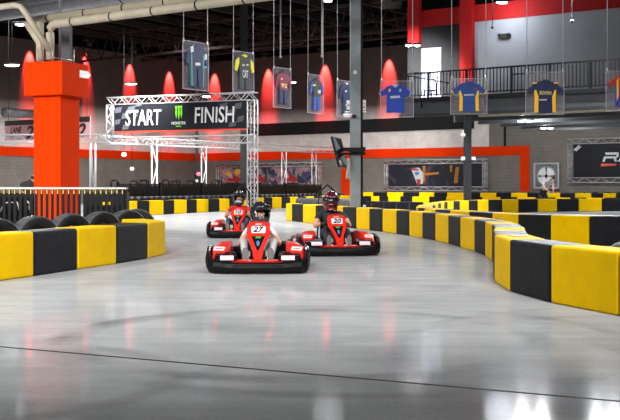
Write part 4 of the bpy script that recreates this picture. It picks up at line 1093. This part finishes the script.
# ------------------------------------------------------------------ mezzanine
P5=at(510,43.0)
def m_hit(px,back=0): return line_hit(px,P5-V*back,U)
xl=m_hit(399)[0]; xr=xl+26
zd=4.97; 
org=P5; ZB=4.14
o=empty('mezzanine',org,RZ_R,'grey steel mezzanine floor along the right wall above the barriers','mezzanine')
dep=17.4
mb=MB(); mb.box(((xl+xr)/2,dep/2,zd-.09),(xr-xl,dep,.18),M['charcoal']); mb.build('deck',o)
mb=MB(); L_=xr-xl; xc=(xl+xr)/2
mb.box((xc,.16,(ZB+zd-.18)/2),(L_,.02,zd-.18-ZB),M['deckbeam']); mb.box((xc,.1,ZB+.06),(L_,.2,.12),M['charcoal']); mb.box((xc,.08,zd-.1),(L_,.16,.16),M['charcoal'])
mb.build('edge_beam',o)
for k in range(6):
    x0_=m_hit(479,2.6)[0] if k==0 else xl
    mb=MB(); mb.box(((x0_+xr)/2,2.6+k*2.6,ZB+.33),(xr-x0_,.14,.5),M['deckbeam'] if k!=0 else M['beige']); mb.build('cross_beam',o)  # first beam coloured pale to stand in for light on its underside
for k in range(9):
    mb=MB(); mb.box((xl+1+k*3,dep/2,ZB+.5),(.12,dep,.24),M['darksteel']); mb.build('floor_joist',o)
# upper back wall and its parts
bk=4.9
wl=m_hit(407.6,bk)[0]; wr=xr
TopZ=10.75
mb=MB()
x2=m_hit(466,bk)[0]
mb.box(((wl+x2)/2,bk+.1,(zd+8.85)/2),(x2-wl,.2,8.85-zd),M['charcoal']); mb.box(((x2+wr)/2,bk+.1,(zd+8.85)/2),(wr-x2,.2,8.85-zd),M['greywall'])
mb.box(((wl+wr)/2,bk+.1,(9.65+TopZ)/2),(wr-wl,.2,TopZ-9.65),M['ceil'])
mb.box(((wl+wr)/2,bk+.08,9.25),(wr-wl,.24,.8),M['dkred'])
mb.build('upper_wall',o)
for (a,b) in ((407.6,418.6),(459.5,472)):
    x0,x1=m_hit(a,bk-.3)[0],m_hit(b,bk-.3)[0]
    zz0=zd if a>420 else 5.0
    mb=MB(); mb.box(((x0+x1)/2,bk-.15,(zz0+TopZ)/2) if a>420 else ((x0+x1)/2,bk-.15,(zof(40,49)+TopZ)/2),(x1-x0,.3,(TopZ-zz0) if a>420 else TopZ-zof(40,49)),M['dkred']); mb.build('red_post',o)
x0,x1=m_hit(422,bk)[0],m_hit(441.5,bk)[0]
mb=MB(); mb.box(((x0+x1)/2,bk-.03,zd+1.42),(x1-x0,.06,2.84),new_mat('pale_blue_door',(.27,.30,.38),.6)); dr=mb.build('mezzanine_door',o)
mb=MB(); mb.cyl((x1-.12,bk-.12,zd+1.4),(x1-.12,bk-.06,zd+1.4),.04,M['steel']); mb.build('door_handle',dr)
mb=MB(); q0=m_hit(505,bk)[0]; mb.box((q0,bk-.08,zof(41,50)),(.5,.14,.22),M['ink'],bevel=.02)
for sx in (-1,1): mb.cyl((q0+sx*.22,bk-.16,zof(40,50)),(q0+sx*.22,bk-.06,zof(40,50)),.09,M['ink'],seg=12)
el=mb.build('emergency_light',o)
# railing
mb=MB(); zr=zd+1.07
rl=empty('balcony_railing',org,RZ_R,'black metal balcony railing along the mezzanine edge','railing')
mb.box((xc,.05,zr),(L_,.06,.07),M['kblack']); mb.build('top_rail',rl)
mb=MB(); mb.box((xc,.05,zd+.1),(L_,.05,.05),M['kblack']); mb.build('bottom_rail',rl)
mb=MB(); mb.box(((m_hit(511)[0]+m_hit(549)[0])/2,.05,zr-.32),(m_hit(549)[0]-m_hit(511)[0],.05,.05),M['kblack']); mb.build('middle_rail',rl)
x=xl; nb=0
balu=None
while x<xr-8:
    if balu is None:
        mb=MB(); mb.box((0,.05,zd+.55),(.035,.03,1.0),M['kblack']); balu=mb.build('baluster',rl,loc=(x,0,0))
    elif nb<100:
        c_=balu.copy(); COL.objects.link(c_); c_.parent=rl; c_.location=(x,0,0)
    nb+=1; x+=.155
for px in (400,428,466,511,549.5,590,630):
    mb=MB(); mb.box((m_hit(px)[0],.05,zd+.53),(.09,.07,1.1),M['kblack']); mb.build('rail_post',rl)
# end return of the railing
for z in (zr,zd+.1):
    mb=MB(); mb.box((xl,2.4,z),(.05,4.7,.05),M['kblack']); mb.build('end_rail',rl)
# things on the mezzanine
mb=MB(); 
for sx in (-1,1): mb.tube([(sx*.2,0,0),(sx*.22,0,.75),(sx*.16,0,.98),(0,0,1.02)],.03,M['kblack'])
mb.box((0,-.2,.48),(.42,.42,.05),M['kblack']); mb.cyl((-.2,-.4,0),(-.2,-.4,.48),.02,M['kblack']); mb.cyl((.2,-.4,0),(.2,-.4,.48),.02,M['kblack'])
q=P5-V*2.2+U*m_hit(432,2.2)[0]; o_=mb.build('cafe_chair',loc=(q.x,q.y,zd),rz=RZ_R); tag(o_,'black tube-backed chair on the mezzanine by the pale door','chair')

# ------------------------------------------------------------------ hanging race wear
def hang_panel(px,py,d,w,h,rz,label,name='display_panel'):
    """clear sheet hung on two cables; px,py its centre"""
    q=pz(px,py,d); o=empty(name,q,rz,label,'display panel')
    mb=MB(); mb.box((0,0,0),(w,.02,h),M['acrylic']); mb.build('clear_sheet',o)
    mb=MB(); 
    for sx in (-1,1): mb.box((sx*w/2,0,0),(.014,.024,h),M['acredge'])
    for sz in (-1,1): mb.box((0,0,sz*h/2),(w,.024,.014),M['acredge'])
    mb.build('sheet_edge',o)
    for sx in (-1,1):
        mb=MB(); mb.cyl((sx*w*.47,0,h/2-.03),(sx*w*.47,0,CEIL-q.z-.02),.009,M['alu'],seg=5); mb.cyl((sx*w*.47,0,h/2-.06),(sx*w*.47,0,h/2+.08),.022,M['steel'],seg=8); mb.build('cable',o)
    return q
def J(x,z): return (x,z)
def jersey(q,rz,w,h,body,label,sides=None,sleeve=None,print_=None,trim=None,name='race_jersey',collar=None):
    """short sleeved shirt w wide over the sleeves, h tall, hung in the sheet"""
    o=empty(name,(q.x,q.y,q.z),rz,label,'shirt')
    W=w/2; H_=h/2
    b=[(-.56*W,-H_),(.56*W,-H_),(.54*W,0),(.56*W,.42*H_),(.52*W,.88*H_),(.2*W,H_),(0,.90*H_),(-.2*W,H_),(-.52*W,.88*H_),(-.56*W,.42*H_),(-.54*W,0)]
    mb=MB(); mb.prism(b,-.075,-.015,body,bevel=.012); bo=mb.build('shirt_body',o)
    for sx in (-1,1):
        s_=[(sx*.50*W,.90*H_),(sx*.56*W,.36*H_),(sx*.86*W,.16*H_),(sx*W,.42*H_)]
        mb=MB(); mb.prism(s_ if sx<0 else s_[::-1],-.07,-.02,sleeve or body,bevel=.01); sl=mb.build('sleeve',o)
        if trim:
            mb=MB(); t_=[(sx*.84*W,.13*H_),(sx*.87*W,.22*H_),(sx*1.0*W,.48*H_),(sx*1.02*W,.38*H_)]; mb.prism(t_,-.078,-.015,trim); mb.build('cuff',sl)
        if sides:
            mb=MB(); t_=[(sx*.56*W,-.98*H_),(sx*.38*W,-.98*H_),(sx*.36*W,0),(sx*.50*W,.45*H_),(sx*.565*W,.40*H_),(sx*.545*W,0)]; mb.prism(t_,-.083,-.01,sides); mb.build('side_stripe',bo)
    mb=MB(); mb.prism([(-.2*W,1.0*H_),(-.05*W,.80*H_),(0,.86*H_),(.05*W,.80*H_),(.2*W,1.0*H_),(.12*W,1.06*H_),(-.12*W,1.06*H_)],-.09,-.0,collar or body); mb.build('collar',o)
    if print_:
        for (txt,tw,th,x,z,m_) in print_:
            mb=MB()
            if txt: mb.text(txt,tw,th,m_,Matrix.Translation((x,-.088,z)),thick=.01,bold=.02)
            else: mb.prism([(x-tw/2,z-th/2),(x+tw/2,z-th*.3),(x+tw*.45,z+th/2),(x-tw/2,z+th*.35)],-.09,-.07,m_)
            mb.build('chest_print',bo)
    return o
fw=M['fabric_wht']
def fr_panel(px0,px1,py0,py1,d,rz,label):
    px=(px0+px1)/2; py=(py0+py1)/2
    c,s=math.cos(rz),math.sin(rz); k=(px-CX)/F
    w=(px1-px0)/F*d/abs(c-k*s); h=(py1-py0)/F*d
    return hang_panel(px,py,d,w,h,rz,label),w,h
q,w,h=fr_panel(380.5,413.6,81,117,29.6,math.radians(-4),'clear hanging sheet holding the royal blue shirt right of the blue-grey column')
jersey(q+Vector((-.05,0,.0)),math.radians(-4),.90,.78,M['fabric_blue'],'royal blue short-sleeved race shirt in a hanging clear sheet',print_=[(None,.28,.08,.0,.05,fw),(None,.06,.09,-.16,.24,M['fabric_yel']),(None,.06,.09,.14,.24,fw)],trim=fw,collar=fw)
q,w,h=fr_panel(450.6,487,78.5,114,29,math.radians(-3),'clear hanging sheet holding the blue and yellow shirt in front of the balcony railing')
jersey(q+Vector((0,0,-.02)),math.radians(-3),.95,.80,M['fabric_mid'],'blue race shirt with yellow side stripes hung before the mezzanine column',sides=M['fabric_yel'],print_=[(None,.28,.05,.0,.05,fw),(None,.07,.06,.17,.22,M['fabric_red'])],trim=M['fabric_yel'])
q,w,h=fr_panel(525.7,564,72,114.5,27.5,math.radians(-3),'clear hanging sheet holding the navy shirt with gold chest lettering')
jersey(q+Vector((0,0,-.10)),math.radians(-3),.98,.84,M['fabric_navy'],'navy blue race shirt with curved yellow sides and gold chest lettering',sides=M['fabric_yel'],print_=[('IRWIN',.30,.10,0,.10,M['gold']),(None,.2,.04,-.06,-.08,fw),(None,.12,.04,-.28,.36,M['fabric_yel']),(None,.12,.04,.28,.36,M['fabric_yel'])])
q,w,h=fr_panel(606,646,71,110.5,26.5,math.radians(-2),'clear hanging sheet holding the red shirt at the photo\'s right edge')
jersey(q+Vector((0,0,0.0)),math.radians(-2),1.0,.80,M['fabric_red'],'red race shirt with blue and yellow sides at the photo\'s right edge',sides=M['fabric_blue'],print_=[(None,.05,.6,-.23,.03,M['fabric_yel']),(None,.2,.08,.05,.0,fw)],trim=M['fabric_mid'])
# suits, hung in sheets lined up with the left hand wall
def suit(q,rz,w,h,top,label,leg,sleeve=None,acc=None,acc2=None,prints=(),long_=True):
    o=empty('race_suit',(q.x,q.y,q.z),rz,label,'race suit')
    W=w/2; H_=h/2
    mb=MB(); b=[(-.50*W,-.12*H_),(.50*W,-.12*H_),(.55*W,.5*H_),(.6*W,.80*H_),(.22*W,.93*H_),(0,.86*H_),(-.22*W,.93*H_),(-.6*W,.80*H_),(-.55*W,.5*H_)]
    mb.prism(b,-.08,-.015,top,bevel=.012); t_=mb.build('suit_top',o)
    for sx in (-1,1):
        s_=[(sx*.55*W,.84*H_),(sx*.56*W,.50*H_),(sx*.74*W,.02*H_),(sx*.96*W,.08*H_),(sx*.86*W,.62*H_)]
        mb=MB(); mb.prism(s_,-.075,-.02,sleeve or top,bevel=.01); sl=mb.build('sleeve',o)
        l=[(sx*.02*W,-.10*H_),(sx*.50*W,-.10*H_),(sx*.50*W,-.95*H_),(sx*.08*W,-.95*H_)]
        mb=MB(); mb.prism(l,-.075,-.02,leg,bevel=.01); lg=mb.build('suit_leg',o)
        if acc:
            mb=MB(); mb.prism([(sx*.42*W,-.93*H_),(sx*.52*W,-.93*H_),(sx*.58*W,.5*H_),(sx*.46*W,.5*H_)],-.085,-.01,acc); mb.build('side_stripe',t_)
    mb=MB(); mb.prism([(-.22*W,.92*H_),(0,.84*H_),(.22*W,.92*H_),(.15*W,1.0*H_),(-.15*W,1.0*H_)],-.095,-.0,acc2 or top); mb.build('collar',o)
    for (tw,th,x,z,m_,txt) in prints:
        mb=MB()
        if txt: mb.text(txt,tw,th,m_,Matrix.Translation((x,-.09,z)),thick=.01,bold=.02)
        else: mb.prism([(x-tw/2,z-th/2),(x+tw/2,z-th*.3),(x+tw*.45,z+th/2),(x-tw/2,z+th*.35)],-.092,-.07,m_)
        mb.build('suit_print',t_)
# (px0,px1,py0,py1,depth)
RL=RZ_L-math.radians(2)
q,w,h=fr_panel(183,208.6,42,90,32,RL,'tall clear hanging sheet with the dark blue and teal suit, leftmost of the sheets')
suit(q,RL,w*.92,h*.92,M['fabric_navy'],'dark blue and teal race suit with white patches, leftmost of the hung suits',M['fabric_navy'],acc=M['fabric_teal'],prints=[(.22,.10,0,.05,fw,None),(.12,.22,-.25,.48,fw,None),(.10,.2,.35,.3,fw,None),(.2,.08,.3,-.02,M['fabric_teal'],None)])
q,w,h=fr_panel(233,253.9,52,93,38,RL,'clear hanging sheet with the black and yellow suit above the banner\'s right end')
suit(q,RL,w*.95,h*.86,M['fabric_blk'],'black race suit with yellow sleeves and collar hung above the banner',M['fabric_blk'],sleeve=M['fabric_lime'],acc2=M['fabric_lime'],prints=[(.3,.28,0,-.06,M['helmet_wh'],'CAT'),(.12,.07,-.1,.25,fw,None),(.12,.07,.12,.28,fw,None)])
q,w,h=fr_panel(273.4,291,68,107.8,39,RL,'clear hanging sheet with the maroon suit, between two red wall glows')
suit(q,RL,w*.92,h*.84,M['fabric_mar'],'maroon hooded race suit with gold number and dark trousers',M['fabric_navy'],prints=[(.34,.16,0,.08,M['gold'],'92'),(.1,.06,-.12,.32,fw,None)],acc2=M['fabric_navy'])
q,w,h=fr_panel(307.7,323.7,75,113.3,40,RL,'clear hanging sheet with the blue and black suit near the red glow')
suit(q+Vector((0,0,-.03)),RL,w*.9,h*.86,M['fabric_blk'],'black and blue race suit with white flashes hung by the red wall glow',M['fabric_mid'],sleeve=M['fabric_mid'],prints=[(.18,.14,.12,.12,fw,None),(.16,.06,-.2,.35,M['fabric_lime'],None)])
q,w,h=fr_panel(337,353,80.8,117.5,41,RL,'clear hanging sheet with the narrow navy suit, half behind the blue-grey column')
suit(q,RL,w*.85,h*.9,M['fabric_navy'],'narrow navy race suit half hidden by the blue-grey column',M['fabric_navy'],prints=[(.12,.08,-.05,.3,fw,None)],acc2=fw)

# ------------------------------------------------------------------ lamps
def add_light(kind,name,loc,energy,color=(1,1,1),size=1,rot=(0,0,0),spot=None,blend=.5,sy=None,parent=None,spread=PI):
    l=bpy.data.lights.new(name,kind); l.energy=energy; l.color=color
    if kind=='AREA': l.size=size; l.spread=spread
    if kind=='AREA' and sy: l.shape='RECTANGLE'; l.size_y=sy
    if kind=='SPOT': l.spot_size=spot; l.spot_blend=blend; l.shadow_soft_size=size
    if kind=='POINT': l.shadow_soft_size=size
    o=bpy.data.objects.new(name,l); COL.objects.link(o); o.location=loc; o.rotation_euler=rot
    if parent: o.parent=parent
    return o
def twin_lamp(px,py,d,w,label,mat='led',rod=True,rz=0,loc=None,h=.10,tilt=0,single=False):
    q=loc or pz(px,py,d); o=empty('led_lamp',q,rz,label,'lamp','ceiling lamps')
    for sx in ((0,) if single else (-1,1)):
        W=w if single else w*.42
        mb=MB(); mb.box((sx*w*.28,0,.05),(W+.06,.42,.08),M['charcoal'],bevel=.015); hd=mb.build('lamp_head',o)
        mb=MB(); mb.ball((sx*w*.28,0,-.0),(W/2,.2,h/2),M[mat],seg=16); mb.build('led_lens',hd)
    if rod:
        mb=MB(); mb.cyl((0,0,.09),(0,0,CEIL-q.z),.012,M['charcoal'],seg=6); mb.build('drop_rod',o)
    return o
twin_lamp(328,1,48,.36,'bright lamp at the top edge of the photo above the maroon suit',single=True)
twin_lamp(502,2.5,47.2,.5,'bright lamp at the top edge lighting the pale mezzanine wall',single=True)
twin_lamp(413,45.5,44.2,.62,'bright twin lamp hanging left of the mezzanine door')
twin_lamp(20,24.5,40,.36,'bright lamp under the grey pipes near the left top corner',single=True)
twin_lamp(12,65,56,.8,'wide oval lamp on the left, beside the orange column head',single=True,h=.16)
twin_lamp(131,84,54,.6,'flat lamp in front of the red glow above the START lettering',single=True,mat='led_lo')
twin_lamp(206.5,96.5,44,.36,'small flat lamp just below the leftmost hung suit',single=True,mat='led_lo')
twin_lamp(293.5,82.5,60,.3,'tiny lamp beside the maroon suit',single=True,mat='led_lo')
twin_lamp(525,121,50,.72,'twin lamp under the mezzanine, left of two',rod=False)
twin_lamp(547,128,56,.72,'twin lamp under the mezzanine, right of two',rod=False)
for (px,py,d,lab) in ((124,154.5,50,'small white globe lamp hanging before the orange wall band'),(132,169,52,'small white globe lamp hanging lower before the taupe wall')):
    q=pz(px,py,d); mb=MB(); mb.ball((0,0,0),(.11,.11,.10),M['led_lo' if py<160 else 'white'],seg=14); mb.cyl((0,0,.08),(0,0,CEIL-q.z),.012,M['charcoal'],seg=6); tag(mb.build('globe_lamp',loc=q),lab,'lamp')
for (px,py,d,lab) in ((492.5,27,41,'black pendant on a thin rod before the pale wall, left one'),(572,21,39,'black pendant on a thin rod before the pale wall, right one')):
    q=pz(px,py,d); mb=MB(); mb.cyl((0,0,0),(0,0,CEIL-q.z),.018,M['ink'],seg=6); mb.lathe([(.02,.06),(.08,0),(.05,-.06),(.01,-.08)],M['ink'],seg=12); tag(mb.build('pendant_sensor',loc=q),lab,'pendant')
mb=MB(); mb.cyl((0,0,0),(0,0,CEIL-3),.035,M['steel'],seg=8)
for k,(px,py,d) in enumerate(((280.5,58,55),(322,57,52))):
    q=pz(px,py,d); mb=MB(); mb.cyl((0,0,0),(0,0,CEIL-q.z),.04,M['alu'],seg=8); mb.cyl((0,0,0),(0,0,.1),.07,M['alu'],seg=8)
    tag(mb.build('drop_pole',loc=q),['pale thin pole hanging from the ceiling near the maroon suit','pale thin pole hanging from the ceiling above the red wall light'][k],'pole')

# high bay lamps over the track (out of frame above) : twin heads
LAMPS=[]
def high_bay(x,y,z,lens='led_hi',gap=.55):
    o=empty('high_bay_lamp',(x,y,z),0,'twin led high bay lamp tilted down towards the near floor','lamp','high bay lamps')
    T=Euler((math.radians(-48),0,0)).to_matrix().to_4x4()
    for sx in (-1,1):
        C_=Matrix.Translation((sx*gap/2,0,0))@T
        mb=MB(); mb.box((0,0,0),(.30,.46,.08),M['charcoal'],bevel=.015); bmesh.ops.transform(mb.bm,matrix=C_@Matrix.Translation((0,0,.05)),verts=mb.bm.verts[:]); hd=mb.build('lamp_head',o)
        mb=MB(); mb.box((0,0,0),(.13,.24,.02),M[lens]); bmesh.ops.transform(mb.bm,matrix=C_,verts=mb.bm.verts[:]); mb.build('led_lens',hd)
    mb=MB(); mb.box((0,0,.13),(gap,.05,.04),M['charcoal']); mb.cyl((0,0,.14),(0,0,CEIL-z),.012,M['charcoal'],seg=6); mb.build('drop_rod',o)
    return o
q=at(532,41); high_bay(q.x,q.y,8.75,gap=.74)
q=at(605.5,39.3); high_bay(q.x,q.y,8.45,gap=.64)
q=at(3,41); high_bay(q.x,q.y,8.75,gap=.5)
K_E=.185
for (x,y,e) in ((2.5,10.5,1300),(-8.5,19,1700),(5,24,1000),(-6,33,2300),(1,31,2300),(-8,45,3600),(2,46,3600),(5.5,36,1800),(-12,38,2000),(-8,62,2800),(2,60,2800),(-15,55,2600)):
    z=8.4 if y<40 else 10.5; w_=1.4 if y<40 else .5
    add_light('AREA','track_light',(x,y,z),e*K_E,(1,.98,.96),w_,spread=math.radians(150))
    mb=MB(); mb.box((0,0,.08),(w_+.1,w_+.1,.1),M['ceil'],bevel=.02); mb.cyl((0,0,.12),(0,0,CEIL-z),.015,M['ceil'],seg=6)
    tag(mb.build('ceiling_lamp_housing',loc=(x,y,z)),'square black lamp housing hung high over the track','lamp','ceiling lamp housings')
# unseen fill lights added overhead to brighten sides facing the camera
for (x,y,e,yaw) in ((-12,2.2,2600,10),(-4,2.2,2400,2),(4,3.2,900,-5),(-13.5,13,3600,12)):
    add_light('AREA','fill_light',(x,y,7.6),e*K_E,(1,.98,.96),1.6,(math.radians(60),0,math.radians(-yaw)),spread=math.radians(85))
    mb=MB(); mb.box((0,0,.12),(1.7,1.7,.12),M['charcoal'],rot=(math.radians(62),0,math.radians(-yaw))); mb.cyl((0,0,.2),(0,0,CEIL-7.74),.03,M['charcoal'],seg=6)
    tag(mb.build('fill_lamp_housing',loc=(x,y-.25,7.7)),'square dark housing of an unseen added fill light above the near track','lamp','added fill light housings')
for (x,y,z,e,yaw) in ((-16,42,9.0,5000,-32),(-7,46,9.0,5600,-5),(3.6,46.4,9.0,4600,12)):  # fill lights added to brighten the far walls
    add_light('AREA','wall_fill_light',(x,y,z),e*K_E,(1,.96,.93),.8,(math.radians(50),0,math.radians(-yaw)),spread=math.radians(75))
    mb=MB(); mb.box((0,0,.1),(.9,.9,.08),M['ceil'],rot=(math.radians(50),0,math.radians(-yaw))); mb.cyl((0,0,.2),(0,0,CEIL-z-.16),.03,M['ceil'],seg=6)
    tag(mb.build('fill_lamp_housing',loc=(x,y-.2,z+.1)),'square black housing of an added fill light aimed at the far walls','lamp','added fill light housings')
# light on the mezzanine wall
q=pz(500,5,47.2); add_light('POINT','mezz_light',(q.x,q.y,q.z-.25),230,(.85,.9,1),.7)
q=pz(413,48,45); add_light('POINT','door_light',(q.x,q.y,q.z-.2),32,(.85,.92,1),.7)
q=pz(525,124,50); add_light('POINT','under_light',(q.x,q.y,q.z-.15),420,(.95,.97,1),.15)
q=pz(547,131,56); add_light('POINT','under_light',(q.x,q.y,q.z-.15),420,(.95,.97,1),.15)
for (x,y) in ((16.5,46),(20,43)): add_light('AREA','under_deck_fill',(x,y,4.05),260,(.97,.98,1),.5)  # unseen fill lights added under the deck to lift the dim far right
q=pz(328,5,48); add_light('POINT','top_light',(q.x,q.y,q.z-.15),60,(.95,.97,1),.7)

# red wall washers
def washer(side,px,py,k):
    hit=R_hit if side=='R' else L_hit
    off=.5; s,d=hit(px,off); P=(CORNER+V*off+U*s) if side=='R' else (CORNER+U*off-V*s)
    rz=RZ_R if side=='R' else RZ_L; z=zof(py,d)
    o=empty('red_wall_lamp',(P.x,P.y,z),rz,'black spot lamp throwing a red glow down the %s wall, %s from the left'%('right' if side=='R' else 'left',ORD[k]),'lamp','red wall lamps')
    mb=MB(); mb.cyl((0,0,.02),(0,.0,.36),.15,M['ink'],seg=16); mb.build('lamp_can',o)
    mb=MB(); mb.box((0,.2,.40),(.6,.64,.08),M['ink']); mb.cyl((0,0,.42),(0,0,CEIL-z),.02,M['ink'],seg=6); mb.build('mount',o)
    inward=(V if side=='R' else U)
    dirv=(Vector((0,0,-1))-inward*.34).normalized()
    l=add_light('SPOT','red_wash',(P.x,P.y,z),15000,(1,.05,.045),.05,(0,0,0),math.radians(38),.9)
    l.rotation_euler=dirv.to_track_quat('-Z','Y').to_euler()
for k,(px,py) in enumerate(((35,40),(90,46),(135,54),(174.5,62))): washer('L',px,py,k)
for k,(px,py) in enumerate(((210,64),(264,59),(321,54.5),(385,48.5))): washer('R',px,py,k)

# ------------------------------------------------------------------ world, camera
w=bpy.data.worlds.new('world'); sc.world=w; w.use_nodes=True
w.node_tree.nodes['Background'].inputs[0].default_value=(.9,.95,1,1); w.node_tree.nodes['Background'].inputs[1].default_value=.06
cam=bpy.data.cameras.new('camera'); co=bpy.data.objects.new('camera',cam); COL.objects.link(co)
co.location=(0,0,H); co.rotation_euler=(PI/2,0,0)
cam.sensor_width=36; cam.sensor_fit='HORIZONTAL'; cam.lens=36*F/620; cam.shift_y=-(210-HY)/620; cam.clip_end=300
sc.camera=co
sc.view_settings.view_transform='Standard'; sc.view_settings.look='None'; sc.view_settings.gamma=1; sc.view_settings.exposure=0.30
sc.view_settings.use_curve_mapping=False
